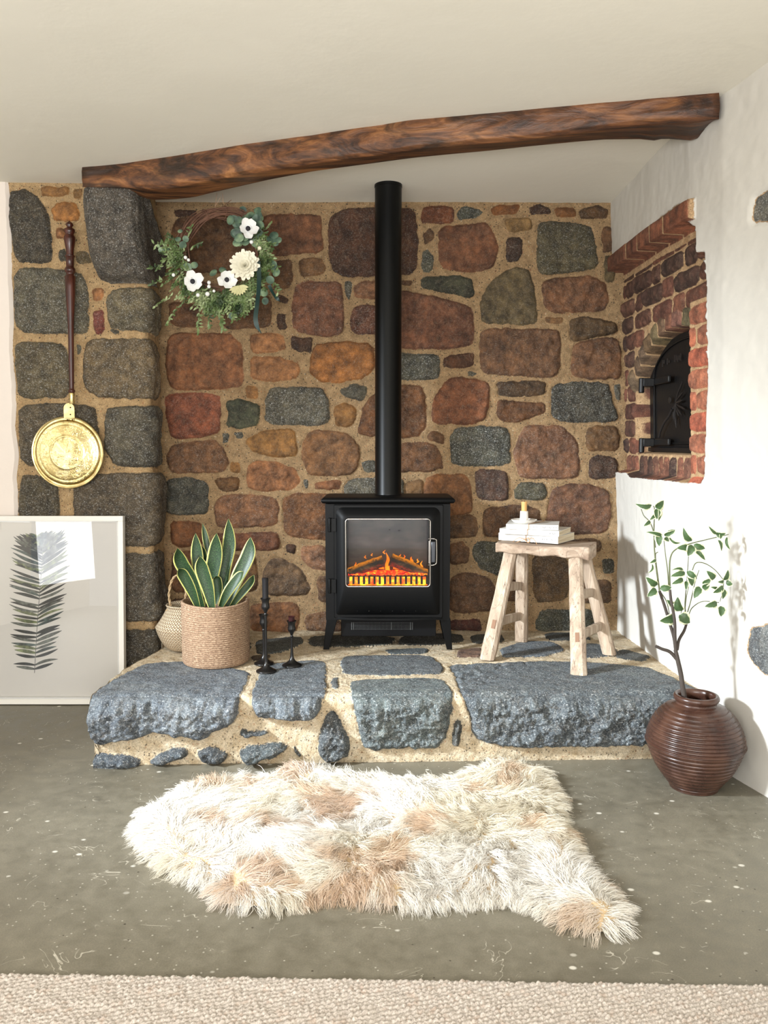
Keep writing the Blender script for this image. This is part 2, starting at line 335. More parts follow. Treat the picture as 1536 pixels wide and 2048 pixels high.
# ============================================================ SETTING
R1 = (150, 98, 68); R2 = (128, 84, 62); BR = (112, 78, 52); OC = (160, 116, 66); DK = (78, 50, 34); GG = (92, 92, 88); SL = (74, 82, 70); PK = (150, 106, 82); OR = (176, 122, 84); GB = (104, 92, 68)
W = [
([(345,440),(400,432),(515,432),(520,505),(500,545),(345,545)],BR,.1),([(524,432),(560,430),(640,430),(643,470),(645,503),(590,508),(528,510)],R2,.1),
([(350,423),(392,421),(394,431),(352,432)],DK,.2),([(545,524),(582,520),(585,560),(575,576),(547,577)],BR,.2),([(597,520),(640,517),(651,535),(645,549),(603,553)],(122,88,58),.2),
([(657,440),(688,418),(750,417),(828,418),(834,480),(832,545),(760,550),(690,553),(665,541),(658,500)],(84,52,36),.25),
([(592,570),(620,564),(680,565),(686,600),(686,666),(650,672),(590,662),(584,615)],(132,86,68),.3),([(690,565),(702,565),(700,585),(697,598),(693,588)],GG,.6),([(555,590),(575,600),(572,606),(557,602)],DK,.2),
([(556,627),(570,630),(571,656),(557,656)],DK,.2),([(446,656),(455,608),(535,592),(543,604),(541,655)],BR,.2),([(338,605),(400,610),(400,655),(345,650)],(120,82,56),.2),
([(336,685),(350,668),(455,667),(484,690),(486,770),(440,778),(343,779),(333,740)],R1,.1),([(500,672),(520,668),(565,670),(569,700),(505,706)],OR,.1),([(584,673),(600,678),(622,676),(621,704),(607,702),(596,700),(584,695)],DK,.2),
([(500,715),(560,714),(597,730),(595,757),(540,762),(502,755)],OR,.1),([(628,690),(690,684),(747,690),(748,735),(730,755),(680,764),(640,762),(620,745)],(172,112,58),.2),([(494,772),(512,775),(516,795),(493,795)],(170,122,76),.1),
([(533,790),(546,776),(640,776),(655,797),(658,850),(530,848)],GG,.8),([(454,803),(475,799),(518,810),(516,850),(480,856),(454,852),(458,830)],SL,.15),([(331,790),(380,787),(436,790),(441,810),(438,865),(400,873),(345,877),(332,830)],(150,84,64),.25),
([(446,868),(456,868),(455,884),(448,885)],GG,.7),([(470,866),(485,865),(484,876),(473,875)],GG,.7),([(334,912),(345,890),(430,880),(450,900),(456,925),(450,943),(345,945),(335,930)],(136,96,70),.3),
([(490,883),(525,863),(588,858),(594,912),(560,914),(510,905)],OC,.1),([(608,880),(625,860),(695,868),(719,895),(715,935),(700,948),(660,951),(615,947),(605,915)],(134,94,62),.15),([(498,925),(560,926),(590,940),(601,965),(575,980),(495,980)],(166,112,78),.1),
([(462,925),(478,927),(479,945),(462,941)],OC,.1),([(430,958),(475,955),(479,968),(476,980),(440,982)],(112,78,44),.1),([(331,962),(375,955),(416,968),(416,1028),(333,1028)],(76,80,80),.45),
([(630,967),(680,960),(679,976),(632,978)],R1,.1),([(608,962),(616,963),(613,978)],GG,.6),([(429,1008),(450,990),(545,993),(556,1010),(553,1045),(540,1052),(435,1055)],(142,98,72),.3),
([(565,1000),(590,986),(650,990),(690,995),(690,1078),(625,1078),(570,1070)],(124,80,46),.25),([(340,1045),(380,1043),(405,1050),(406,1090),(345,1093)],(132,84,52),.1),([(430,1067),(480,1068),(555,1065),(559,1098),(520,1100),(440,1098)],(120,74,54),.2),
([(525,1155),(530,1135),(545,1120),(565,1117),(600,1140),(620,1175),(612,1190),(530,1188)],(112,88,68),.25),([(575,1090),(590,1092),(588,1107),(575,1103)],DK,.1),([(605,1095),(650,1090),(660,1140),(620,1135),(603,1115)],PK,.3),
([(633,1155),(700,1150),(700,1205),(640,1203)],BR,.2),([(500,1212),(520,1208),(590,1205),(599,1225),(590,1265),(503,1265)],(146,98,66),.15),([(610,1232),(652,1222),(700,1262),(615,1262)],BR,.3),
([(345,1105),(400,1102),(402,1180),(345,1185)],(128,86,56),.2),([(455,1112),(510,1106),(515,1180),(460,1190)],(132,98,66),.2),([(410,1105),(445,1106),(445,1160),(412,1160)],BR,.2),([(340,1200),(420,1195),(440,1255),(345,1258)],BR,.2),
([(708,575),(720,565),(760,562),(760,598),(712,595)],PK,.2),([(702,632),(712,613),(760,612),(760,668),(705,665)],(108,66,52),.5),([(680,783),(705,770),(734,775),(727,798),(705,798)],GG,.3),
([(668,815),(690,805),(712,818),(708,840),(695,855),(672,848)],(148,106,60),.1),([(715,865),(725,820),(745,790),(810,770),(842,772),(850,800),(853,850),(840,870),(810,875),(730,870)],(116,74,42),.2),
([(780,890),(850,885),(875,895),(886,935),(860,942),(780,944)],(116,78,50),.2),([(725,925),(748,920),(765,943),(730,943)],GG,.5),([(690,970),(705,958),(805,955),(805,1000),(690,1000)],GG,.8),
([(843,436),(850,415),(885,412),(907,418),(905,440),(898,446),(845,444)],(116,64,36),.2),([(915,430),(925,414),(965,422),(955,432),(920,438)],(80,86,84),.6),([(983,420),(1000,410),(1020,413),(1040,411),(1030,427),(990,428)],(140,88,46),.1),
([(1060,417),(1080,410),(1100,418),(1099,428),(1065,427)],DK,.3),([(1110,418),(1148,415),(1150,433),(1115,432)],(138,92,54),.1),([(1160,420),(1195,410),(1214,420),(1212,437),(1162,434)],(98,70,44),.2),
([(878,455),(935,450),(972,445),(987,470),(997,497),(985,535),(950,543),(880,538)],(130,84,62),.1),([(847,468),(860,457),(868,470),(850,490)],(110,78,50),.2),([(847,505),(855,500),(865,515),(862,543),(845,543)],(84,88,84),.6),
([(845,555),(925,552),(944,560),(946,595),(890,585),(843,573)],(62,66,56),.15),([(805,562),(822,562),(820,569),(808,568)],BR,.1),([(960,605),(985,560),(1030,535),(1058,540),(1068,580),(1073,640),(1065,648),(965,645)],(108,96,72),.2),
([(1008,438),(1060,437),(1063,458),(1020,465)],(146,116,76),.1),([(1014,485),(1022,476),(1042,477),(1044,500),(1035,520),(1018,523),(1012,505)],(62,42,32),.3),([(1077,448),(1100,442),(1180,452),(1188,470),(1196,535),(1140,545),(1075,548)],(88,84,66),.5),
([(1205,455),(1222,455),(1225,500),(1208,505)],BR,.1),([(1210,512),(1230,520),(1228,560),(1210,565)],GB,.1),([(1085,565),(1110,557),(1190,553),(1210,570),(1217,600),(1205,622),(1110,625),(1090,612)],(134,92,68),.2),
([(785,580),(850,590),(940,615),(947,640),(946,690),(880,697),(785,695)],(122,78,60),.15),([(1090,637),(1125,635),(1125,645),(1095,645)],(140,106,76),.1),([(1140,640),(1170,636),(1230,645),(1236,665),(1180,675),(1143,682)],(102,78,50),.2),
([(962,668),(975,658),(1115,660),(1120,680),(1118,745),(1100,755),(1000,748),(965,745),(960,700)],(120,84,60),.2),([(1150,685),(1225,675),(1240,690),(1242,755),(1180,758),(1142,750)],(130,90,64),.2),
([(785,708),(875,710),(878,725),(875,758),(785,758)],(84,86,82),.7),([(890,714),(945,706),(947,733),(900,735),(888,730)],(82,50,32),.1),([(938,745),(951,745),(948,750),(940,750)],GG,.6),
([(868,800),(880,780),(905,752),(975,765),(978,800),(970,840),(930,848),(865,846)],(132,80,54),.15),([(1104,770),(1160,765),(1215,767),(1222,800),(1236,835),(1230,843),(1105,843)],(68,68,64),.65),([(1230,770),(1240,770),(1238,800),(1232,795)],GG,.6),
([(993,766),(1090,762),(1088,790),(1000,791)],(88,64,40),.2),([(994,803),(1030,803),(1090,808),(1088,825),(1030,845),(997,840)],(112,72,42),.2),([(857,870),(867,862),(888,872),(887,887),(860,880)],BR,.1),
([(902,872),(915,857),(950,853),(1010,856),(1018,870),(1020,930),(905,930),(901,900)],(78,82,80),.85),([(1035,880),(1050,853),(1120,852),(1150,875),(1160,930),(1155,955),(1040,957),(1028,910)],(134,92,70),.3),
([(1175,860),(1195,853),(1235,855),(1240,900),(1180,902),(1172,890)],(116,84,52),.2),([(1178,918),(1200,912),(1232,918),(1237,950),(1200,958),(1178,955)],(76,50,36),.3),([(850,958),(870,950),(930,950),(942,975),(943,1025),(905,1030),(850,1030)],(142,94,58),.1),
([(952,938),(1010,942),(1016,975),(1015,1000),(955,998)],(78,52,42),.3),([(812,965),(845,960),(845,992),(812,992)],(130,98,66),.1),([(1030,982),(1040,966),(1090,968),(1093,995),(1080,999),(1030,997)],(72,72,60),.5),
([(1105,980),(1135,968),(1190,972),(1215,985),(1220,1020),(1215,1065),(1100,1070),(1094,1040)],(116,78,60),.2),([(967,1018),(1040,1010),(1080,1020),(1080,1060),(1000,1072),(968,1072)],(108,74,48),.2),([(895,1035),(950,1030),(956,1070),(915,1076),(895,1074)],(112,80,52),.2),
([(900,1090),(925,1085),(938,1100),(935,1125),(900,1128)],BR,.2),([(946,1094),(960,1085),(1010,1088),(1030,1120),(1020,1145),(1000,1150),(960,1135),(948,1112)],(72,74,66),.6),([(900,1155),(930,1145),(975,1155),(996,1185),(990,1222),(900,1226)],(112,80,58),.2),
([(1065,1110),(1130,1115),(1141,1150),(1130,1200),(1070,1205)],(98,74,46),.3),([(1205,1120),(1225,1120),(1228,1145),(1208,1145)],(64,64,56),.5),([(1165,1165),(1220,1160),(1222,1205),(1165,1205)],(92,66,42),.2),
([(1072,1245),(1085,1220),(1190,1220),(1202,1265),(1100,1268),(1072,1258)],(66,70,62),.5),([(895,1242),(960,1240),(962,1262),(895,1258)],(82,40,32),.1),([(1010,1160),(1050,1160),(1050,1200),(1005,1200)],BR,.2),([(1095,1080),(1200,1078),(1200,1104),(1100,1104)],(104,74,48),.2),
]
Wp = px_stones(W, lambda x, y: (PY(x, y, YB)[0], PY(x, y, YB)[2]))
xs = np.arange(-1.05, 1.10, 0.004); zs = np.arange(0.10, 2.10, 0.004)
S_, T_ = np.meshgrid(xs, zs)
sd, C, gr, h = masonry(S_, T_, Wp)
m_wall = stone_mat('rubble stone and lime mortar')
grid_obj('wall_back', S_, YB - h, T_, m_wall, {'sd': sd, 'scol': C, 'gran': gr}, 'structure')

# ---- stone pier: front face plus return face, unfolded around a rounded arris
XC = -0.945
def pier_st(px, py):
    if px > 293: return (XC + 0.145, PY(px, py, YP)[2])
    p = PY(px, py, YP); return (p[0], p[2])
PGR = (92, 86, 74)
PW_ = [
([(20,385),(50,380),(75,395),(100,440),(104,520),(95,525),(32,522),(20,450)],(72,68,62),.5),([(82,376),(138,376),(137,390),(84,390)],(176,128,78),.1),([(150,380),(162,378),(160,395),(150,395)],(150,115,75),.2),
([(105,417),(115,406),(150,408),(160,430),(155,440),(110,442)],(184,126,70),.1),([(115,460),(130,460),(130,477),(115,477)],OR,.1),([(118,502),(130,500),(132,518),(120,520)],GG,.4),([(152,505),(175,505),(182,525),(155,525)],GB,.4),
([(28,535),(130,540),(165,550),(175,590),(175,655),(168,667),(32,665)],(98,97,90),.75),([(184,578),(205,578),(203,600),(188,600)],OR,.1),([(188,625),(205,622),(207,665),(190,668)],(140,70,70),.4),
([(214,600),(225,578),(299,576),(301,665),(225,658),(218,640)],(112,106,90),.75),([(221,661),(240,664),(230,669)],GG,.3),([(34,683),(135,690),(140,793),(38,796),(34,740)],(104,97,80),.7),
([(172,690),(185,680),(296,678),(303,700),(303,780),(296,796),(200,795),(168,770)],(118,104,84),.7),([(155,690),(160,690),(158,710)],GG,.5),([(38,810),(130,808),(190,815),(196,850),(195,930),(60,932),(40,915)],(92,84,72),.65),
([(212,835),(220,815),(300,812),(310,840),(305,925),(295,934),(235,932),(212,900)],(92,90,84),.7),([(40,950),(100,955),(116,975),(118,1031),(120,1090),(40,1090)],(84,78,64),.6),
([(148,1000),(150,960),(210,948),(300,948),(308,1000),(306,1090),(240,1092),(150,1090)],(96,86,74),.65),([(40,1110),(150,1108),(150,1240),(40,1240)],PGR,.6),([(170,1112),(299,1107),(312,1150),(300,1240),(170,1240)],(88,82,74),.7),
([(60,1262),(165,1260),(165,1380),(60,1380)],PGR,.6),([(180,1262),(300,1260),(300,1330),(300,1400),(180,1400)],(70,64,54),.6)]
Pp = px_stones(PW_, pier_st)
ss = np.arange(-1.545, XC + 0.27, 0.004); zs = np.arange(0.0, 2.10, 0.004)
S_, T_ = np.meshgrid(ss, zs)
sd, C, gr, h = masonry(S_, T_, Pp, rise=0.014)
rr = 0.03
def unfold(S, h, z):
    a = np.clip((S - (XC - rr)) / (rr * math.pi / 2), 0, 1) * math.pi / 2   # angle round the arris
    over = np.maximum(S - (XC - rr) - rr * math.pi / 2, 0)
    X = np.where(a <= 0, S, XC - rr + rr * np.sin(a)) - over * 0.09
    Y = YP + rr - rr * np.cos(a) + over
    nx, ny = np.sin(a), -np.cos(a)
    wob = 0.010 * fbm(S * 0 + 1.3, z, 6, 3, 1)
    return X + nx * (h + wob), Y + ny * h
X, Y = unfold(S_, h, T_)
m_pier = stone_mat('granite pier and lime mortar', (182, 154, 113), (150, 123, 86))
grid_obj('wall_pier', X, Y, T_, m_pier, {'sd': sd, 'scol': C, 'gran': gr}, 'structure')

# ---- plastered left wall beside the pier, ragged edge
m_pl = M('warm white plaster', (222, 210, 200), 0.9)
m_pl.set('Base Color', m_pl.mix(m_pl.noise(1.8, 3), lin((216, 204, 194)), lin((230, 221, 212))))
m_pl.bump(m_pl.noise(14, 5), 0.35, 0.01)
ys = np.linspace(0, 2.12, 260); g = G()
V = []; Fc = []
for k, z in enumerate(ys):
    e = -1.482 + 0.012 * float(fbm(np.array(3.3), np.array(z), 9, 3, 2)) - 0.018 * (1 - z / 2.1)
    V += [(-3.1, YP - 0.012, z), (e - 0.012, YP - 0.012, z), (e, YP + 0.0, z), (e, YP + 0.2, z)]
for k in range(len(ys) - 1):
    for j in range(3): Fc.append((4 * k + j, 4 * k + j + 1, 4 * k + j + 5, 4 * k + j + 4))
o = mk('wall_left', V, Fc, m_pl, smooth=30); o['kind'] = 'structure'

# ---- corbel stone that carries the beam
def crow(z):   # corbel outline at height z: x left/right of front, y of the front, right side going back
    pass
CB = [  # py, left px, right px, y front
 (370, 162, 268, 3.205), (400, 160, 268, 3.205), (450, 166, 270, 3.215), (500, 173, 278, 3.24), (530, 182, 286, 3.275), (552, 193, 294, 3.31), (566, 208, 299, 3.36)]
rows = []
zt = None
for k in range(60):
    t = k / 59; py = 373 + t * 195
    yl = interp(py, [c[0] for c in CB], [c[3] for c in CB]); l = interp(py, [c[0] for c in CB], [c[1] for c in CB]); r = interp(py, [c[0] for c in CB], [c[2] for c in CB])
    a = PY(l, py, yl); b = PY(r, py, yl); z = (a[2] + b[2]) / 2
    row = []
    hw = 0.17 * math.sin(math.pi * min(1, max(0, (1 - t) * 1.15))) ** 0.5 if t > 0.1 else 0.17 * (0.6 + 4 * t)
    bx, by = -0.93, min(3.55, yl + 0.22)
    sil = interp(py, [370, 400, 430, 470, 520, 556, 568], [292, 302, 316, 328, 325, 310, 300]); by = min(3.57, max(yl + 0.03, -bx * ray(sil, py)[1] / ((768 - sil) / F)))
    P = [(a[0] - 0.0, YP + 0.05), (a[0], yl + 0.03), (a[0] + 0.02, yl + 0.005), (a[0] * 0.67 + b[0] * 0.33, yl - 0.012), (a[0] * 0.33 + b[0] * 0.67, yl - 0.010), (b[0] - 0.012, yl), (b[0] + 0.004, yl + 0.025), (b[0] + 0.012, yl + 0.08), (b[0] + 0.005, (yl + by) / 2 + 0.02), (bx + 0.01, by), (bx - 0.05, by + 0.04)]
    Q = []
    for i in range(len(P) - 1):
        for q in range(10):
            u = q / 10; Q.append((P[i][0] * (1 - u) + P[i + 1][0] * u, P[i][1] * (1 - u) + P[i + 1][1] * u))
    Q.append(P[-1])
    rows.append([(x, y, z) for x, y in Q])
A = np.array(rows); nx_ = fbm(A[..., 0] + A[..., 1], A[..., 2], 16, 4, 2) * 0.012
A[..., 1] -= nx_; A[..., 0] += nx_ * 0.6
sdv = np.full(A.shape[:2], 0.05)
jj = np.arange(A.shape[1]) / (A.shape[1] - 1); ii = np.arange(A.shape[0]) / (A.shape[0] - 1)
Cc = np.zeros(A.shape[:2] + (3,)); Cc[:] = lin((72, 66, 58))[:3]
o = grid_obj('corbel_stone', A[..., 0], A[..., 1], A[..., 2], m_pier, {'sd': sdv, 'scol': Cc, 'gran': np.full(A.shape[:2], .75)})
o.data.flip_normals()
tag(o, 'dark granite corbel block jutting from the pier under the beam end', 'stone')

# ---- ceiling
m_cl = M('cream painted ceiling', (226, 220, 204), 0.9)
m_cl.set('Base Color', m_cl.mix(m_cl.noise(1.5, 3), lin((226, 222, 209)), lin((236, 232, 220))))
m_cl.bump(m_cl.noise(12, 4), 0.2, 0.008)
xs = np.linspace(-3.1, 1.6, 90); yy = np.linspace(-1.8, 3.75, 110); X, Y = np.meshgrid(xs, yy)
Z = ceil_z(Y) + 0.006 * fbm(X, Y, 2.2, 2, 3)
grid_obj('ceiling', X, Y, Z, m_cl, {}, 'structure', flip=True)

# ---- right wall: plaster, brick bread-oven surround, embedded granite stones
sfine = np.concatenate([np.arange(0, 0.98, 0.004), np.arange(0.98, 1.8, 0.008), np.arange(1.8, 4.9, 0.04)])
zfine = np.concatenate([np.arange(0, 0.40, 0.012), np.arange(0.40, 0.86, 0.008), np.arange(0.86, 1.93, 0.004), np.arange(1.93, 2.13, 0.01)])
S_, T_ = np.meshgrid(sfine, zfine)      # s = distance from the back wall towards the room
SB = YB + 0.02
def wst(px, py, off=0.0):
    p = PW(px, py, off); return (SB - p[1], p[2])
brick = [wst(*p) for p in [(1236,513),(1252,494),(1275,473),(1299,452),(1326,429),(1350,410),(1378,404),(1378,444),(1391,452),(1392,505),(1408,503),(1413,580),(1416,700),(1417,780),(1413,900),(1411,945),(1405,966),(1380,966),(1300,958),(1262,956),(1254,946),(1244,947)]]
brick[0] = (-0.1, brick[0][1]); brick[-1] = (-0.1, brick[-1][1])
zc0 = 0.93
bsd = poly_sd(np.array(brick), S_ + 0.005 * fbm(S_, T_, 22, 3, 1), T_ + 0.005 * fbm(S_, T_, 22, 3, 3))
OFFB = 0.05
pn = wst(1380, 850, OFFB); OPF = wst(1272, 850, OFFB)[0]; acx = wst(1346, 700, OFFB)[0]; OPN = 2 * acx - OPF; SC = wst(1379, 800, 0.008)[0]; zcol = wst(1390, 598, 0.008)[1]
SILL = wst(1320, 908, OFFB)[1]; 
hw = (OPN - OPF) / 2
zcrown = wst(1345, 655, OFFB)[1]; zspr = zcrown - 0.16
Rr = (hw * hw + 0.16 ** 2) / (2 * 0.16); acz = zcrown - Rr
bricks = []
rngb = np.random.default_rng(5)
RED = [(124, 76, 58), (108, 66, 52), (90, 60, 48), (134, 84, 64), (116, 76, 60), (82, 56, 46)]
def bcol(): 
    c = RED[rngb.integers(len(RED))]; return (lambda q: tuple(int(v * q) for v in c))(rngb.uniform(.85, 1.12))
zsold = wst(1300, 484, -.02)[1] - .012; ztop = wst(1300, 450, -.02)[1]
cz = SILL - 0.012; row = 0
def in_arch(s, z): return math.hypot(s - acx, z - acz)
while cz < zsold - 0.03:
    s = -0.05 - (0.12 if row % 2 else 0.0)
    zb, zt_ = cz + 0.011, min(cz + 0.074, zsold - 0.025)
    while s < 1.0:
        L = 0.105 if (row + int(s * 10)) % 3 == 0 else 0.215
        a, b = s + 0.006, s + L - 0.006
        zm = (zb + zt_) / 2
        # keep clear of opening and voussoir ring
        if zm < acz or zm < zspr:
            lo, hi = OPF, OPN
        else:
            q = (Rr + 0.072) ** 2 - (zm - acz) ** 2
            lo, hi = (acx - math.sqrt(q), acx + math.sqrt(q)) if q > 0 else (9, -9)
            if zm < zspr + 0.06: lo, hi = min(lo, OPF - 0.0), max(hi, OPN)
        segs = [(a, b)] if (b < lo or a > hi) else [(a, min(b, lo - 0.008 if (zm >= acz and zm >= zspr) else lo + .04)), (max(a, hi + 0.008), b)]
        for (p, q2) in segs:
            if q2 - p > 0.012:
                j = rngb.uniform(-.003, .003, 4)
                bricks.append(([(p + .002, zb + j[0]), (q2, zb + j[1]), (q2, zt_ + j[2]), (p, zt_ + j[3])], bcol(), 0.0))
        s += L
    cz += 0.0725; row += 1
# voussoirs
na = 14; amax = math.asin(min(1, hw / Rr))
for k in range(na):
    a0 = -amax * 1.12 + 2 * amax * 1.12 * k / na + 0.012; a1 = -amax * 1.12 + 2 * amax * 1.12 * (k + 1) / na - 0.012
    P = [(acx + r_ * math.sin(a), acz + r_ * math.cos(a)) for a, r_ in ((a0, Rr - 0.03), (a1, Rr - 0.03), (a1, Rr + 0.062), (a0, Rr + 0.062))]
    bricks.append((P, (int(128 * rngb.uniform(.8, 1.1)), int(96 * rngb.uniform(.85, 1.1)), int(74 * rngb.uniform(.85, 1.1))), 0.0))
# sill: bricks on end below the opening
s = 0.03
while s < 0.70:
    wd = rngb.uniform(0.05, 0.066); bricks.append(([(s + .007, SILL - 0.115), (s + wd - .007, SILL - 0.115), (s + wd - .007, SILL - 0.012), (s + .007, SILL - 0.012)], bcol(), 0.0)); s += wd
# near edge below sill
bricks = [b for b in bricks if not (min(p[0] for p in b[0]) > SC - 0.03 and max(p[1] for p in b[0]) < zcol + .02)]
bricks = [([(min(p[0], SC - .004) if p[1] < zcol else p[0], p[1]) for p in b[0]], b[1], 0.0) for b in bricks]
z = SILL - 0.13; k = 0
while z < zcol - .02:
    zt_ = min(z + .068, zcol)
    if k % 3 == 1: bricks.append(([(SC + .002, z), (SC + .045, z), (SC + .045, zt_ - .009), (SC + .002, zt_ - .009)], (172, 98, 72), 0.0)); bricks.append(([(SC + .058, z), (SC + .3, z), (SC + .3, zt_ - .009), (SC + .058, zt_ - .009)], (160, 98, 74), 0.0))
    else: bricks.append(([(SC + .002, z), (SC + .3, z), (SC + .3, zt_ - .009), (SC + .002, zt_ - .009)], [(178, 92, 66), 0, (176, 106, 78)][k % 3], 0.0))
    z += .0705; k += 1
# keep only the bricks below the projecting header course, then the header course itself
zsold = wst(1300, 484, -.02)[1]; ztop = wst(1300, 450, -.02)[1]
so = []
edges = [wst(px, 485, -.02)[0] for px in (1234, 1252, 1275, 1299, 1326, 1379)]
for k in range(5): so.append(([(edges[k] + .005, zsold - .014), (edges[k + 1] - .005, zsold - .014), (edges[k + 1] - .005, ztop), (edges[k] + .005, ztop)], [(120, 74, 54), (126, 76, 56), (130, 80, 58), (136, 82, 58), (142, 84, 58)][k], 0.0))
so[0][0][0] = (-0.03, zsold - .014); so[0][0][3] = (-0.03, ztop)
sd, C, gr, h = masonry(S_, T_, bricks, warp=0.0018, rise=0.005, rnd=1, grow=0.0025, tint=(.92, .88, .84))
sd2, C2, gr2, h2 = masonry(S_, T_, so, warp=0.0012, rise=0.004, rnd=0, grow=0.001, tint=(.92, .88, .84))
granite = px_stones([([(1503,437),(1508,398),(1536,380),(1600,375),(1600,440),(1515,438)], (96,94,86), .8), ([(1492,1290),(1500,1262),(1536,1252),(1620,1250),(1640,1400),(1560,1365),(1512,1335),(1494,1315)], (92,96,98), .9)], wst)
sd3, C3, gr3, h3 = masonry(S_, T_, granite, warp=0.006, rise=0.004, tint=(.95, .95, .95))
inb = bsd > 0
# opening
ang_r = np.hypot(S_ - acx, T_ - acz)
opn = np.where(T_ > zspr, Rr - ang_r, np.minimum(S_ - OPF, OPN - S_)); opn = np.minimum(opn, T_ - SILL)
opn = np.minimum(opn, np.minimum(S_ - OPF, OPN - S_))
head = poly_sd(np.array([(-0.05, zsold - .004), (edges[5], zsold - .004), (edges[5], ztop + .004), (-0.05, ztop + .004)]), S_, T_)
off = np.zeros_like(S_)
wob = 0.010 * fbm(S_, T_, 3.0, 3, 2) + 0.002 * fbm(S_, T_, 30, 2, 2)
off += wob * (1 - np.clip(bsd / 0.01, 0, 1))
off = np.where(inb, off + (OFFB) * np.clip(bsd / 0.014, 0, 1) - h, off)
off = np.where(inb & (opn > 0), OFFB + 0.11 * np.clip(opn / 0.010, 0, 1) - 0.5 * h, off)
colm = np.minimum(S_ - SC, zcol - T_); off = np.where(inb & (colm > 0), 0.008 * np.clip(bsd / 0.006, 0, 1) - h * .6 + 0.02 * np.clip((.004 - colm) / .004, 0, 1), off)
off = np.where((head > 0), -0.022 * np.clip(head / 0.004, 0, 1) - h2 * 0.4, off)
off = np.where((sd3 > -0.012) & (T_ > 0), off + 0.008 * np.clip((sd3 + 0.012) / 0.01, 0, 1) - h3 * 0.6, off)
hz = (head > -0.002) | ((head > -0.014) & (T_ < zsold)); sd = np.where(hz, sd2, sd); C = np.where(hz[..., None], C2, C); gr = np.where(inb, gr * 0, gr)
u3 = sd3 > -0.03
sd = np.where(u3 & ~inb, sd3, sd); C = np.where((u3 & ~inb)[..., None], C3, C); gr = np.where(u3 & ~inb, gr3, gr)
pm = np.minimum(-bsd, -(sd3 + 0.002)); pm = np.minimum(pm, -(head))
Yw = SB - S_
Xw = wall_x(Yw, T_) + off + 0.018 * np.clip((0.55 - T_) / 0.5, 0, 1) * 0
m_rw = stone_mat('white plaster with exposed brick', (196, 164, 124), (160, 128, 92), plaster=True, speck=0.6, bs=0.45)
grid_obj('wall_right', Xw, Yw, T_, m_rw, {'sd': sd, 'scol': C, 'gran': gr, 'pm': pm}, 'structure', flip=True)

# ---- concrete floor
m_fl = M('worn concrete', rough=0.5)
co = m_fl.co(); n = m_fl.noise(1.6, 5, 0.6, co, 0.5); n2 = m_fl.noise(22, 5, 0.65, co)
c = m_fl.mix(n, lin((88, 83, 70)), lin((142, 136, 120)))
c = m_fl.mix(0.55, c, m_fl.ramp(n2, [(0.3, (0.66, 0.66, 0.63, 1)), (0.7, (1.28, 1.28, 1.28, 1))]), 'MULTIPLY')
c = m_fl.mix(0.4, c, m_fl.ramp(m_fl.noise(300, 2, 0.7, co), [(0.35, (0.7, 0.7, 0.7, 1)), (0.65, (1.2, 1.2, 1.2, 1))]), 'MULTIPLY')
def specks(scale, r0, r1, thr, chan, stretch):
    cc = m_fl.co(stretch); v = m_fl.vor(scale, cc); k = m_fl.node('SeparateColor', {0: m_fl.vor(scale, cc, 'Color')}).outputs[chan]
    return m_fl.math('MULTIPLY', m_fl.step(v, r1, r0), m_fl.step(k, thr, thr + 0.01))
c = m_fl.mix(m_fl.math('MULTIPLY', specks(28, 0.05, 0.09, 0.62, 0, (1, 1, 1)), 0.85), c, lin((60, 52, 42)))
c = m_fl.mix(m_fl.math('MULTIPLY', specks(13, 0.07, 0.12, 0.50, 1, (1, 1.3, 1)), 0.8), c, lin((226, 222, 210)))
c = m_fl.mix(m_fl.math('MULTIPLY', specks(60, 0.10, 0.15, 0.72, 2, (1, 1, 1)), 0.6), c, lin((205, 200, 186)))
sc1 = m_fl.step(m_fl.math('ABSOLUTE', m_fl.math('SUBTRACT', m_fl.noise(5.5, 3, 0.5, co, 2.2), 0.5)), 0.006, 0.0)
sc2 = m_fl.step(m_fl.noise(9, 3, 0.6, m_fl.co((1.1, 1, 1))), 0.56, 0.62)
c = m_fl.mix(m_fl.math('MULTIPLY', m_fl.math('MULTIPLY', sc1, sc2), 0.8), c, lin((214, 208, 192)))
m_fl.set('Base Color', c); m_fl.set('Roughness', m_fl.step(n2, 0.3, 0.7, 0.34, 0.62))
m_fl.bump(m_fl.math('ADD', n2, m_fl.math('MULTIPLY', specks(28, 0.05, 0.09, 0.62, 0, (1, 1, 1)), -1.5)), 0.25, 0.004)
xs = np.linspace(-3.1, 1.7, 200); yy = np.linspace(-1.8, 3.7, 200); X, Y = np.meshgrid(xs, yy)
grid_obj('floor', X, Y, 0.0025 * fbm(X, Y, 1.5, 3, 1), m_fl, {}, 'structure')

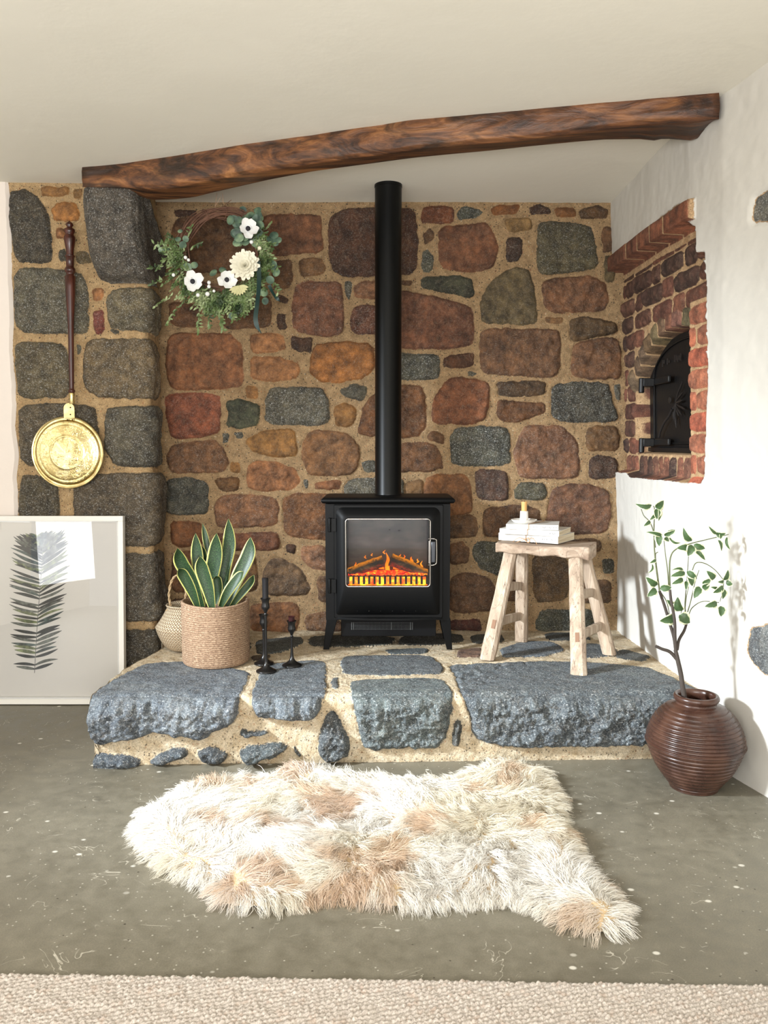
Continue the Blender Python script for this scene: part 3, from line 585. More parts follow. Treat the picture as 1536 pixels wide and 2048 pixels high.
# ---- stone hearth: top, worn front edge and face unfolded into one relief
def yf(x): return 2.635 + 0.03 * (np.asarray(x) + 0.95)
RC = 0.035
def hst(px, py):
    p = PZ(px, py, H); y0 = yf(p[0])
    if p[1] >= y0 + 0.012: return (p[0], YB - p[1])
    a, b, c = ray(px, py); t = (2.635 + 0.0285) / (b - 0.03 * a)
    x = a * t; z = CZ + c * t
    return (x, (YB - yf(x)) + (H - z))
HS = [
([(172,1410),(182,1393),(240,1350),(292,1327),(370,1322),(497,1343),(490,1365),(477,1400),(468,1425),(430,1440),(400,1457),(345,1450),(310,1443),(290,1447),(250,1456),(200,1465),(178,1440)],(128,136,144),.95),
([(530,1330),(620,1322),(650,1326),(650,1380),(642,1410),(625,1424),(570,1422),(540,1420),(513,1413),(508,1395),(515,1360)],(124,132,138),.95),
([(683,1322),(700,1313),(860,1312),(885,1335),(880,1348),(760,1352),(690,1350)],(112,118,122),.9),
([(702,1362),(880,1358),(905,1388),(897,1440),(888,1475),(870,1490),(750,1489),(729,1485),(718,1440),(710,1400)],(116,126,124),.95),
([(900,1330),(950,1327),(1100,1325),(1200,1329),(1300,1340),(1350,1362),(1400,1400),(1440,1440),(1440,1490),(1300,1489),(1100,1491),(1030,1492),(960,1480),(944,1460),(940,1420),(925,1390),(912,1350)],(112,120,124),.95),
([(663,1412),(682,1440),(699,1480),(690,1506),(650,1510),(637,1490),(645,1445)],(98,104,106),.8),([(178,1487),(240,1488),(280,1497),(272,1520),(230,1518),(183,1524)],(112,122,132),.9),([(298,1503),(340,1482),(372,1478),(376,1490),(330,1508)],(96,106,114),.8),
([(400,1486),(425,1478),(455,1490),(445,1506),(410,1505)],(90,96,100),.8),([(483,1487),(500,1478),(560,1474),(577,1480),(560,1492),(500,1507),(485,1498)],(96,106,108),.8),([(484,1443),(500,1452),(537,1448),(520,1456),(490,1460)],(90,98,102),.7),
([(912,1438),(922,1445),(918,1485),(906,1482)],(88,90,84),.6),([(590,1480),(600,1498),(596,1500)],GG,.6),([(770,1301),(855,1298),(850,1307),(780,1309)],(94,104,106),.8),
([(1000,1300),(1050,1284),(1105,1285),(1132,1302),(1080,1314),(1010,1315)],(120,130,138),.9),([(1140,1296),(1190,1288),(1232,1300),(1240,1312),(1160,1318)],(100,106,108),.8),([(1245,1300),(1300,1315),(1290,1326),(1230,1318)],(98,100,96),.7),
([(512,1282),(600,1274),(606,1288),(560,1304),(516,1308)],(82,86,80),.6),([(618,1274),(690,1270),(760,1272),(790,1278),(780,1290),(700,1294),(622,1292)],(72,74,64),.6),([(800,1275),(860,1268),(920,1270),(930,1284),(860,1292),(800,1288)],(74,72,62),.5),
([(915,1302),(960,1297),(965,1312),(915,1316)],(148,104,78),.2),([(940,1272),(1000,1268),(1010,1284),(950,1288)],(80,80,72),.5),([(1090,1268),(1170,1266),(1180,1280),(1100,1282)],(84,84,76),.5),([(435,1288),(500,1285),(500,1300),(440,1304)],(100,96,84),.4),
([(505,1312),(535,1310),(540,1316),(510,1322)],(110,86,60),.2),([(665,1358),(675,1356),(674,1378),(666,1376)],(110,112,110),.6)]
Hp = px_stones(HS, hst)
xs = np.arange(-1.04, 1.14, 0.004); Lt = (YB - 2.66) + H
ts = np.concatenate([np.arange(0, Lt - 0.36, 0.005), np.arange(Lt - 0.36, Lt + 0.003, 0.0035)])
S_, T_ = np.meshgrid(xs, ts)
sd, C, gr, h = masonry(S_, T_, Hp, warp=0.006, rise=0.016, tint=(.70, .72, .74))
tE = YB - yf(S_)                      # profile length at the edge
T2 = T_ * (tE + H) / Lt
face = np.clip((T_ - (YB - 2.66) + 0.01) / 0.03, 0, 1)
# slabs stand proud of the pointed face, tops stay level
h = np.where(sd > 0, np.minimum(h, 0.004) * (1 - face) + face * (h * 1.5 + 0.020 * (1 - np.exp(-np.maximum(sd, 0) / 0.012))), h * (1 - face * 0.3))
h += face * 0.020 * fbm(S_, T_, 7, 3, 2) * (sd > 0) + face * np.clip(sd / 0.02, 0, 1) * (0.012 * fbm(S_, T_, 26, 4, 4) + 0.009 * fbm(S_, T_, 60, 3, 5) + 0.008 * fbm(S_, T_, 130, 2, 1))
h += (1 - face) * np.clip(sd / 0.02, 0, 1) * 0.0016 * fbm(S_, T_, 60, 3, 4)
s0 = tE - RC; a = np.clip((T2 - s0) / (RC * math.pi / 2), 0, 1) * math.pi / 2; over = np.maximum(T2 - s0 - RC * math.pi / 2, 0)
Y = np.where(a <= 0, YB - T2, YB - s0 - RC * np.sin(a)); Z = H - RC + RC * np.cos(a) - over
ny, nz = -np.sin(a), np.cos(a)
Z = np.maximum(Z, 0)
pil = 0.03 * np.clip((0.26 - T_) / 0.1, 0, 1) * (0.5 + fbm(S_, T_, 8, 2, 1))
X = S_ + 0 * T_
# left end: rear part steps in, front slab overhangs
lb = np.interp(T_, [0, 0.20, 0.30, 0.62, 0.95, 1.02, 1.10, 1.3], [-0.99, -0.93, -0.90, -0.955, -0.965, -0.955, -0.945, -0.94]) + 0.008 * fbm(S_ * 0 + .7, T_, 20, 3, 1)
X = np.maximum(X, lb); X = np.minimum(X, wall_x(Y, Z) + 0.006)
Y2 = Y + ny * h; Z2 = np.maximum(Z + nz * (h + 0 * pil), -0.002)
# turn the left edge down to the floor so the block has an end face
e = np.clip((X - lb) / 0.02, 0, 1)
m_h = stone_mat('pale mortar and grey granite slabs', (212, 198, 172), (180, 158, 124), speck=0.8, bs=0.9)
E_rows = []
endX = np.stack([X[:, 0]] * 6, 1); kk = np.linspace(0, 1, 6)[None, :]
endZ = Z2[:, :1] * (1 - kk) + 0 * kk; endY = np.repeat(Y2[:, :1], 6, 1)
inset = np.where(kk > 0.35, 0.012, 0.0)
Xa = np.concatenate([(endX + inset)[:, ::-1], X[:, 1:]], 1); Ya = np.concatenate([endY[:, ::-1], Y2[:, 1:]], 1); Za = np.concatenate([endZ[:, ::-1], Z2[:, 1:]], 1)
ext = lambda A_: np.concatenate([np.repeat(A_[:, :1], 6, 1), A_[:, 1:]], 1)
o = grid_obj('stone_hearth', Xa, Ya, Za, m_h, {'sd': ext(sd), 'scol': np.concatenate([np.repeat(C[:, :1], 6, 1), C[:, 1:]], 1), 'gran': ext(gr)}, flip=True)
tag(o, 'raised hearth of grey granite slabs set in pale mortar', 'hearth')

# ---- beam across the ceiling
top = [(165,335),(260,324),(350,311),(450,295),(560,277),(700,259),(820,241),(920,232),(1021,221),(1154,210),(1290,199),(1380,191),(1437,187)]
bot = [(163,372),(230,373),(335,374),(430,355),(538,338),(640,322),(760,306),(820,297),(920,288),(1021,279),(1154,262),(1290,244),(1380,240),(1432,236)]
low = [(160,374),(250,380),(299,402),(345,401),(388,397),(423,388),(538,361),(627,344),(700,334),(820,318),(900,310),(977,303),(1060,294),(1154,285),(1207,281),(1287,281),(1305,285),(1327,280),(1389,285),(1432,240)]
nb = 90; rows = []
for k in range(nb):
    px = 165 + (1437 - 165) * k / (nb - 1)
    f_ = lambda L: interp(px, [p[0] for p in L], [p[1] for p in L])
    A_ = Vector(PC(px, f_(top))); yfr = A_.y
    B_ = Vector(PY(px, f_(bot), yfr + 0.004))
    zl = B_.z - 0.004
    yl_ = f_(low)
    C_ = Vector(PY(px + (0), yl_, yfr + 0.16 if px > 320 else yfr + 0.05 + (px - 165) / 155 * 0.11))
    if px > 1395: C_ = Vector(PY(px, yl_, yfr + 0.13))
    D_ = Vector((C_.x, C_.y + 0.03, ceil_z(C_.y) + 0.01))
    A_.z += 0.01
    P = [A_, A_.lerp(B_, .33) + Vector((0, -.006, 0)), A_.lerp(B_, .7) + Vector((0, -.007, 0)), B_ + Vector((0, 0.0, 0.008)), B_.lerp(C_, .08) + Vector((0, 0, -0.003)), B_.lerp(C_, .5), B_.lerp(C_, .92), C_ + Vector((0, .008, .008)), C_.lerp(D_, .5), D_]
    Q = []
    for i in range(len(P) - 1):
        for q in range(5): Q.append(P[i].lerp(P[i + 1], q / 5))
    Q.append(P[-1]); rows.append(Q)
A = np.array([[tuple(p) for p in r] for r in rows])
dd = fbm(A[..., 0] * 0.35, A[..., 1] * 2 + A[..., 2] * 2, 14, 4, 2) * 0.010
jw = np.linspace(0, 1, A.shape[1]); wgt = np.clip(jw / 0.06, 0, 1)[None, :]
A[..., 1] -= dd * wgt; A[..., 2] -= dd * 0.3 * wgt
m_bm = M('dark waxed oak', rough=0.5)
co = m_bm.co((0.22, 1.6, 1.6)); nn = m_bm.noise(11, 6, 0.65, co, 1.2)
c = m_bm.ramp(nn, [(0.30, (30, 19, 13)), (0.42, (76, 46, 27)), (0.55, (122, 78, 45)), (0.72, (170, 117, 70))])
pa = m_bm.noise(5, 4, 0.6, m_bm.co((0.6, 2, 2)), 1.0)
c = m_bm.mix(m_bm.step(pa, 0.5, 0.66), c, lin((48, 32, 20)))
c = m_bm.mix(0.7, c, m_bm.ramp(m_bm.noise(70, 4, 0.6, m_bm.co((0.08, 1, 1))), [(0.3, (0.5, 0.5, 0.5, 1)), (0.7, (1.25, 1.25, 1.25, 1))]), 'MULTIPLY')
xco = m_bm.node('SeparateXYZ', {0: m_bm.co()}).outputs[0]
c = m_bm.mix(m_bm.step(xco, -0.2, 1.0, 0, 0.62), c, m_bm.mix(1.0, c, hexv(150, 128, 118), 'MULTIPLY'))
m_bm.set('Base Color', c); m_bm.bump(m_bm.math('ADD', nn, m_bm.math('MULTIPLY', m_bm.noise(70, 4, 0.6, m_bm.co((0.08, 1, 1))), 0.4)), 0.5, 0.012)
o = grid_obj('timber_beam', A[..., 0], A[..., 1], A[..., 2], m_bm, {})
bmv = o.data
import bmesh
bb = bmesh.new(); bb.from_mesh(bmv); bb.verts.ensure_lookup_table(); n1_ = A.shape[1]
bb.faces.new([bb.verts[j] for j in range(n1_)]); bb.faces.new([bb.verts[(nb - 1) * n1_ + j] for j in range(n1_)])
bmesh.ops.recalc_face_normals(bb, faces=bb.faces); bb.to_mesh(bmv); bb.free()
tag(o, 'rough-hewn dark brown timber beam running across under the ceiling', 'beam')

# ---- side wall to the left with the window that lights the room, and plain walls around the camera
m_sw = M('plain white plaster', (226, 220, 210), 0.9)
def wallbox(name, a, b):
    g = G().box([(a[i] + b[i]) / 2 for i in range(3)], [b[i] - a[i] for i in range(3)])
    o = g.build(name, m_sw); o['kind'] = 'structure'; return o
# ============================================================ OBJECTS
# ---------------- stove
m_bk = M('black painted steel', (5, 5.5, 6), 0.48, Specular_IOR_Level=.16); m_bk.bump(m_bk.noise(260, 2, 0.6), 0.12, 0.002)
m_bk2 = M('matt black recess', (5, 5, 6), 0.6, Specular_IOR_Level=.15)
m_chr = M('polished chrome', (205, 200, 195), 0.16, 1.0)
YS = PZ(650, 1306, H)[1] + 0.02; HB = H + .004       # stove front plane
def s_(px, py, y=None): return Vector(PY(px, py, YS if y is None else y))
SXL, SXR = s_(651, 1120).x, s_(900, 1120).x
SZT, SZB = s_(775, 1008).z, s_(775, 1240).z
SX0 = (SXL + SXR) / 2
stove = thing('electric_stove', (SX0, YS + 0.13, H + .006), 'black electric stove with glowing logs behind its window on the hearth', 'stove')
DEP = 0.235
g = G(); wx0, wx1, wz0, wz1 = s_(690, 0).x, s_(862, 0).x, s_(0, 1172).z, s_(0, 1034).z
g.box(((SXL + wx0) / 2, YS + DEP / 2, (SZT + SZB) / 2), (wx0 - SXL, DEP, SZT - SZB)); g.box(((SXR + wx1) / 2, YS + DEP / 2, (SZT + SZB) / 2), (SXR - wx1, DEP, SZT - SZB))
g.box(((wx0 + wx1) / 2, YS + DEP / 2, (SZT + wz1) / 2), (wx1 - wx0, DEP, SZT - wz1)); g.box(((wx0 + wx1) / 2, YS + DEP / 2, (SZB + wz0) / 2), (wx1 - wx0, DEP, wz0 - SZB))
g.box(((wx0 + wx1) / 2, YS + DEP - 0.01, (wz0 + wz1) / 2), (wx1 - wx0, 0.02, wz1 - wz0))
g.build('body', m_bk, stove)
# top plate: rounded moulding
pt = G(); x0, x1 = s_(643, 1000).x, s_(909, 1000).x; zt_ = SZT + 0.004
prof = [(0.0, 0.0), (0.012, 0.0), (0.018, 0.006), (0.018, 0.014), (0.012, 0.021), (0.0, 0.0235), (-0.02, 0.0245)]
V = []; n_ = len(prof)
for o_, z in prof:
    e = o_ - 0.018
    V += [(x0 - e, YS - 0.03 - e, zt_ + z), (x1 + e, YS - 0.03 - e, zt_ + z), (x1 + e, YS + DEP + 0.012 + e, zt_ + z), (x0 - e, YS + DEP + 0.012 + e, zt_ + z)]
Fc = [(3, 2, 1, 0)] + [tuple(4 * (n_ - 1) + i for i in range(4))] + [(4 * k + i, 4 * k + (i + 1) % 4, 4 * k + 4 + (i + 1) % 4, 4 * k + 4 + i) for k in range(n_ - 1) for i in range(4)]
pt.add(V, Fc).build('top_plate', m_bk, stove, smooth=50, bev=0.002)
# door: rounded-rectangle loft
def rrect(xa, xb, za, zb, r, n=6, rb=None):
    P = []; rb = r if rb is None else rb
    for cx, cz, a0, q in ((xb - r, zb - r, 0, r), (xa + r, zb - r, 90, r), (xa + rb, za + rb, 180, rb), (xb - rb, za + rb, 270, rb)):
        for i in range(n + 1):
            a = math.radians(a0 + 90 * i / n); P.append((cx + q * math.cos(a), cz + q * math.sin(a)))
    return P
def loft(rings, cap0=False, cap1=False):
    V = [p for r in rings for p in r]; n = len(rings[0]); Fc = []
    for k in range(len(rings) - 1):
        for i in range(n): Fc.append((k * n + i, k * n + (i + 1) % n, (k + 1) * n + (i + 1) % n, (k + 1) * n + i))
    if cap0: Fc.append(tuple(range(n))[::-1])
    if cap1: Fc.append(tuple((len(rings) - 1) * n + i for i in range(n)))
    return V, Fc
def ring(pxa, pya, pxb, pyb, r, y, n=6, rb=None):
    a = s_(pxa, pyb); b = s_(pxb, pya); return [(x, y, z) for x, z in rrect(a.x, b.x, a.z, b.z, r, n, rb)]
yd = YS - 0.016
R_ = [ring(669, 1009, 886, 1234, .003, YS - 0.001), ring(669, 1009, 886, 1234, .003, yd + .003), ring(670, 1010, 885, 1233, .004, yd), ring(673, 1014, 880, 1228, .028, yd, rb=.01), ring(675, 1016, 878, 1226, .027, yd - .004, rb=.01),
      ring(683, 1026, 869, 1200, .020, yd - .020, rb=.015), ring(689, 1032, 864, 1176, .016, yd - .026), ring(691, 1034, 861, 1171, .014, yd - .026), ring(692.5, 1036, 859.5, 1169.5, .012, yd - .022), ring(693, 1036, 859, 1169, .012, yd - .004), ring(691, 1034, 861, 1171, .010, yd + .012)]
V, Fc = loft(R_)
door = mk('door', V, Fc, m_bk, stove, smooth=32)
rim = G(); rg = [Vector(p) for p in ring(692.5, 1036, 859.5, 1169.5, .012, yd - .0275, 8)]
rim.tube(rg, 0.0022, 8, closed=True).build('window_trim', m_chr, door, smooth=80); ORG['door'] = ORG[door.name]
m_gl = M('stove glass', (255, 255, 255), 0.03); m_gl.set('Transmission Weight', 1.0); m_gl.set('IOR', 1.5)
gl = [ring(692, 1035, 860, 1170, .012, yd - .006), ring(692, 1035, 860, 1170, .012, yd - .003)]
V, Fc = loft(gl, True, True); mk('glass', V, Fc, m_gl, door, smooth=None)
for pya, pyb in ((1036, 1062), (1157, 1184)):
    g = G(); a, b = s_(655, pya), s_(672, pyb); cx = (a.x + b.x) / 2 + .002; zc = (a.z + b.z) / 2; hh_ = a.z - b.z
    g.box((cx + .006, YS - .012, zc), (.022, .02, hh_)); g.lathe([(.0055, -hh_ / 2 - .002), (.0068, -hh_ / 2), (.0068, -.001), (.0058, 0), (.0068, .001), (.0068, hh_ / 2), (.0055, hh_ / 2 + .002)], (cx - .009, YS - .020, zc), 14)
    g.build('hinge', m_bk, door, bev=0.001)
g = G(); hp = [(857, 1078), (866, 1077.5), (871, 1079), (873, 1084), (873, 1122), (871, 1128), (865, 1130.5), (857, 1130)]
g.tube(spline([PY(x, y, yd - .040 + (.012 if i in (0, 7) else 0)) for i, (x, y) in enumerate(hp)], 40), .0022, 8)
g.box(PY(858.8, 1104, yd - .034), (.007, .012, .088)); g.build('handle', m_chr, door, smooth=50)
a_ = PY(866.5, 1104, yd - .037); g = G().box(a_, (.016, .005, .082)); g.build('handle_plate', M('brushed dark steel', (70, 72, 76), .3, .9), door, bev=.002)
m_slot = M('bare steel edge', (190, 190, 186), .3, .8); g = G()
for k in range(7):
    c = PY(714 + k * 23.4, 1220.5, yd - .0065); g.box(c, (.0022, .003, .0065), Matrix.Rotation(math.radians(-32), 3, 'Y'))
    if k < 6: g.box(PY(725.5 + k * 23.4, 1221.6, yd - .0055), (.022, .002, .0007))
g.build('air_slots', m_slot, door, smooth=None)
# lip below the door
g = G(); n = 20; P = []
xa, xb = s_(672, 1236).x, s_(884, 1236).x
for k in range(n + 1):
    t = k / n; P.append((xa + (xb - xa) * t, YS - 0.012 - 0.028 * math.sin(math.pi * t) ** 0.7))
P += [(xb, YS + .01), (xa, YS + .01)]
g.prism(P, lambda x, y, t: (x, y, t), s_(0, 1236, YS - .03).z, s_(0, 1240.5, YS - .03).z).build('ash_lip', m_bk, stove, bev=.001)
# lower heater box with grille
a, b = PY(682, 1241, YS + .03), PY(872, 1273, YS + .03)
g = G().box(((a[0] + b[0]) / 2, YS + .12, (SZB + b[2]) / 2 + .004), (b[0] - a[0], .18, SZB - b[2] + .006)); hb = g.build('heater_box', m_bk2, stove, bev=.002)
g = G()
for r_ in range(6):
    for k in range(44): g.box(PY(704 + k * 2.75, 1245.5 + r_ * 2.6, YS + .0285), (.0028, .002, .0011))
for px in (703, 707, 783, 821, 825): g.box(PY(px, 1252, YS + .028), (.0016, .003, .030))
g.build('heater_grille', M('dull grille metal', (96, 98, 98), .5, .5), hb, smooth=None)
# legs
for side, fr in (('l', 1), ('r', 1), ('l', 0), ('r', 0)):
    yy_ = YS + .012 if fr else YS + DEP - .045
    if side == 'l': q = [s_(653, 1242), s_(675, 1243), s_(658, 1307), s_(646, 1308)]
    else: q = [s_(880, 1243), s_(901, 1242), s_(905, 1306), s_(894, 1305)]
    xs_ = [p.x for p in q]; zt2 = SZB + .004; zb2 = H + .006
    if side == 'l': T4, B4 = (xs_[0], xs_[1]), (xs_[3], xs_[2])
    else: T4, B4 = (xs_[0], xs_[1]), (xs_[3], xs_[2])
    P = [(B4[0], yy_ - .004, zb2), (B4[1], yy_ - .004, zb2), (B4[1], yy_ + .018, zb2), (B4[0], yy_ + .018, zb2), (T4[0], yy_ - .010, zt2), (T4[1], yy_ - .010, zt2), (T4[1], yy_ + .032, zt2), (T4[0], yy_ + .032, zt2)]
    G().hexa(P).build('leg', m_bk, stove, bev=.002)
# fire bed
m_in = M('smoked inner panel', (66, 60, 55), .25)
m_in.set('Base Color', m_in.ramp(m_in.noise(7, 3, .6, m_in.co((1, 1, 2))), [(.3, (30, 28, 28)), (.55, (78, 70, 62)), (.75, (112, 102, 92))]))
G().box(((wx0 + wx1) / 2, YS + .10, (wz0 + wz1) / 2), (wx1 - wx0 - .002, .004, wz1 - wz0 - .002)).build('fire_back', m_in, stove, smooth=None)
def emis(name, cols, strg, scale):
    m = M(name, (10, 5, 2), .8); c = m.ramp(m.noise(scale, 4, .7), cols); m.set('Emission Color', c); m.set('Emission Strength', strg); return m
m_em = emis('glowing embers', [(.32, (40, 2, 0)), (.46, (190, 20, 6)), (.56, (255, 70, 10)), (.72, (255, 190, 40))], 2.2, 70)
g = G(); nx2, ny2 = 60, 14; V = []; Fc = []
xa, xb = wx0 + .004, wx1 - .004; zE = s_(0, 1153, YS + .02).z
for j in range(ny2):
    for i in range(nx2):
        V.append((xa + (xb - xa) * i / (nx2 - 1), YS + .008 + .075 * j / (ny2 - 1), zE + .004 + random.random() * .008 + .010 * math.sin(j / ny2 * 3)))
Fc = [(j * nx2 + i, j * nx2 + i + 1, (j + 1) * nx2 + i + 1, (j + 1) * nx2 + i) for j in range(ny2 - 1) for i in range(nx2 - 1)]
g.add(V, Fc); mk('ember_bed', g.v, g.f, m_em, stove, smooth=None)
m_em2 = emis('glowing grate slots', [(.35, (255, 40, 5)), (.5, (255, 110, 10)), (.62, (255, 210, 40))], 2.6, 26)
G().box(((wx0 + wx1) / 2, YS + .012, (wz0 + zE) / 2), (wx1 - wx0 - .008, .004, zE - wz0)).build('glow_panel', m_em2, stove, smooth=None)
g = G()
for k in range(16):
    px = 695.5 + k * 10.5; g.box(PY(px + 1, 1161, YS + .004), (.0095, .008, .030))
g.box(PY(776, 1152.5, YS + .004), (xb - xa, .006, .004)); g.build('grate', m_bk2, stove, bev=.0015)
m_log = M('charred log', rough=.8); nn = m_log.noise(30, 5, .7, m_log.co((.5, 1, 1)))
zz = m_log.node('SeparateXYZ', {0: m_log.node('NewGeometry').outputs['Normal']}).outputs[2]
m_log.set('Base Color', m_log.ramp(nn, [(.35, (14, 11, 9)), (.5, (44, 34, 24)), (.7, (120, 90, 54))])); m_log.bump(nn, .8, .008)
n5 = m_log.noise(70, 4, .7); topw = m_log.math('MULTIPLY', m_log.step(zz, .35, .8), m_log.step(n5, .36, .5)); botw = m_log.math('MULTIPLY', m_log.step(zz, .0, -.5), m_log.step(n5, .45, .6)); m_log.set('Emission Color', m_log.mix(1.0, m_log.mix(topw, hexv(0, 0, 0), hexv(255, 150, 20)), m_log.mix(botw, hexv(0, 0, 0), hexv(170, 14, 22)), 'ADD')); m_log.set('Emission Strength', 0.6)
def log(a, b, r0, r1):
    P = spline([a, (Vector(a) + Vector(b)) / 2 + Vector((0, 0, .003)), b], 14); g = G().tube(P, [(r0 + (r1 - r0) * k / 13) * (1 + .06 * random.uniform(-1, 1)) for k in range(14)], 14); return g.build('log', m_log, stove, smooth=60)
log(PY(695, 1149, YS + .035), PY(767, 1122, YS + .040), .022, .023); log(PY(858, 1151, YS + .04), PY(781, 1119, YS + .035), .020, .026)
m_fl2 = M('flame', (255, 120, 20), .9); m_fl2.set('Emission Color', m_fl2.ramp(m_fl2.noise(26, 3, .6, m_fl2.co((1, 1, .4))), [(.3, (255, 80, 8)), (.5, (255, 140, 18)), (.7, (255, 185, 45))])); m_fl2.set('Emission Strength', 0.8)
def flame(px, py, w, h_, lean=0, y=YS + .07):
    g = G(); V = []; n = 10; b = Vector(PY(px, py, y))
    V = []
    for k in range(n + 1):
        t = k / n; ww = w * (1 - t) ** .8 * (0.6 + .8 * t * (1 - t) * 2) + .0003; c = b + Vector((lean * t * t + .003 * math.sin(t * 7 + px), 0, h_ * t))
        for a in range(6): V.append(c + Vector((ww * math.cos(a * math.pi / 3), ww * .35 * math.sin(a * math.pi / 3), 0)))
    Fc = [(k * 6 + i, k * 6 + (i + 1) % 6, (k + 1) * 6 + (i + 1) % 6, (k + 1) * 6 + i) for k in range(n) for i in range(6)]
    mk('flame', V, Fc, m_fl2, stove, smooth=80)
for f in ((776, 1142, .013, .075, -.006, YS + .055), (762, 1138, .016, .030, -.01), (792, 1138, .02, .022, .008), (712, 1135, .004, .022, -.004), (731, 1117, .003, .014, -.004), (822, 1128, .009, .030, .004), (843, 1135, .005, .028, .0), (800, 1116, .005, .016, 0), (744, 1112, .003, .012, -.002), (704, 1140, .004, .012, 0), (835, 1126, .005, .018, .003), (808, 1119, .004, .02, .002), (768, 1108, .004, .016, .002)): flame(*f)


# ---------------- flue pipe
zpt = SZT + .029; yc = YS + .145; xc = PY(776.5, 700, yc)[0]; rp = (PY(803, 700, yc)[0] - PY(750, 700, yc)[0]) / 2
fp = G().lathe([(rp + .0005, zpt), (rp + .0005, zpt + .004), (rp, zpt + .005), (rp, ceil_z(yc) - .012), (rp + .0015, ceil_z(yc) - .011), (rp + .0015, ceil_z(yc) + .012)], (xc, yc, 0), 64)
o = fp.build('flue_pipe', M('satin black flue', (5, 6, 6), .36, Specular_IOR_Level=.22), org=(xc, yc, zpt), smooth=50); tag(o, 'straight black flue pipe rising from the stove to the ceiling', 'flue pipe')

# ---------------- warming pan
m_br = M('aged brass', (200, 176, 116), .26, 1.0)
co = m_br.co(); n1 = m_br.noise(14, 4, .6, co)
m_br.set('Base Color', m_br.ramp(n1, [(.3, (148, 126, 80)), (.5, (206, 184, 128)), (.7, (228, 212, 164))])); m_br.set('Roughness', m_br.step(n1, .3, .7, .34, .2))
m_wd = M('turned mahogany', (58, 26, 18), .28); m_wd.set('Base Color', m_wd.ramp(m_wd.noise(30, 4, .6, m_wd.co((3, 3, .3))), [(.3, (38, 15, 10)), (.7, (82, 38, 26))]))
YW = YP - .045
pc = Vector(PY(137, 905, YW)); pr_ = (PY(209, 905, YW)[0] - PY(65, 905, YW)[0]) / 2
pan = thing('warming_pan', (pc.x, YW, pc.z), 'engraved brass warming pan with a long turned wooden handle hung on the pier', 'warming pan')
AX = (0, -1, 0)
G().lathe([(.0001, -.030), (pr_ * .80, -.030), (pr_ * .93, -.018), (pr_ * .985, .0), (pr_, .006), (pr_, .010), (pr_ * .985, .0125), (pr_ * .955, .0115), (pr_ * .95, .006), (.0001, .004)], pc, 72, AX).build('pan', m_br, pan, smooth=35)
# engraved lid as a relief disc
m_br2 = M('engraved brass', rough=.2, metal=1.0); co = m_br2.co()
n1 = m_br2.noise(12, 4, .6, co, .8); m_br2.set('Base Color', m_br2.ramp(n1, [(.3, (170, 148, 96)), (.5, (214, 192, 134)), (.72, (232, 216, 168))]))
bv = m_br2.noise(9, 3, .6, co, .5)
wv = m_br2.math('ABSOLUTE', m_br2.math('SUBTRACT', m_br2.noise(38, 2, .5, co, 1.6), .5))
eng = m_br2.step(wv, .03, .0)
m_br2.bump(m_br2.math('ADD', m_br2.math('MULTIPLY', bv, 1.0), m_br2.math('MULTIPLY', eng, -.35)), .16, .010)
nr, na_ = 44, 120; V = []; Fc = []
for j in range(nr + 1):
    r = pr_ * .90 * j / nr
    for i in range(na_):
        a = 2 * math.pi * i / na_; q = j / nr
        z = .0135 + .008 * (1 - q ** 2) * .9 - (.0 if q < .96 else .006 * (q - .96) / .04)
        z += .0012 * math.exp(-((q - .5) / .03) ** 2) - .0012 * math.exp(-((q - .86) / .015) ** 2)
        sx, sz = q * math.cos(a), q * math.sin(a)
        for m_ in range(18):   # ring of scrolls
            am = 2 * math.pi * m_ / 18; dx, dz = sx - .73 * math.cos(am), sz - .73 * math.sin(am); d = math.hypot(dx, dz)
            if d < .11: z -= .0004 * max(0, math.cos(d * 160 + math.atan2(dz, dx)))
        if q < .42: z -= .00035 * max(0, math.cos(8 * a + 10 * q)) * (q / .42)
        V.append((pc.x + r * math.cos(a), pc.y - z, pc.z + r * math.sin(a)))
for j in range(nr):
    for i in range(na_): Fc.append((j * na_ + i, j * na_ + (i + 1) % na_, (j + 1) * na_ + (i + 1) % na_, (j + 1) * na_ + i))
lid = mk('lid', V, Fc, m_br2, pan, smooth=60); lid.data.flip_normals()
g = G(); c = Vector(PY(141, 821, YW)); w_ = .022
P = [(-w_, -.031), (w_, -.031)] + [(w_ * math.cos(a), .008 + w_ * math.sin(a)) for a in [math.pi * k / 10 for k in range(11)]]
g.prism(P, lambda x, z, t: (c.x + x, YW + t, c.z + z), -.016, -.011).build('hinge_bracket', m_br, pan, bev=.001)
m_rv = M('dark rivet', (60, 40, 20), .5, .6)
for px, py, dy in ((141, 815, .0155), (141, 829, .0155), (135, 839.5, .0135), (145, 839.5, .0135)): G().lathe([(.0001, 0), (.0028, 0), (.0028, .0015), (.0001, .003)], PY(px, py, YW - dy), 10, AX).build('rivet', m_rv, pan, smooth=None)
def zpx(px, py): return Vector(PY(px, py, YW - .012))
g = G(); top_ = zpx(139, 441); botm = zpx(143.5, 787); L_ = (top_ - botm).length; dr = (top_ - botm).normalized()
prof = [(0, .009), (.006, .0125), (.014, .014), (.020, .0135), (.024, .010), (.03, .0098), (.10, .0105), (.40, .0125), (.46, .015), (.55, .0185), (.62, .0205), (.68, .0225), (.686, .0165), (.70, .0165), (.706, .0215), (.717, .0225), (.726, .0215), (.733, .0165), (.74, .016), (.79, .0165), (.793, .020), (.800, .020), (.803, .0155), (.83, .016), (.86, .020), (.89, .0235), (.905, .0235), (.918, .017), (.925, .018), (.935, .0225), (.95, .022), (.958, .012), (.965, .011), (.972, .016), (.985, .0135), (.992, .006), (1.0, .0005)]
prof = [(r * .92, t * L_) for t, r in prof]
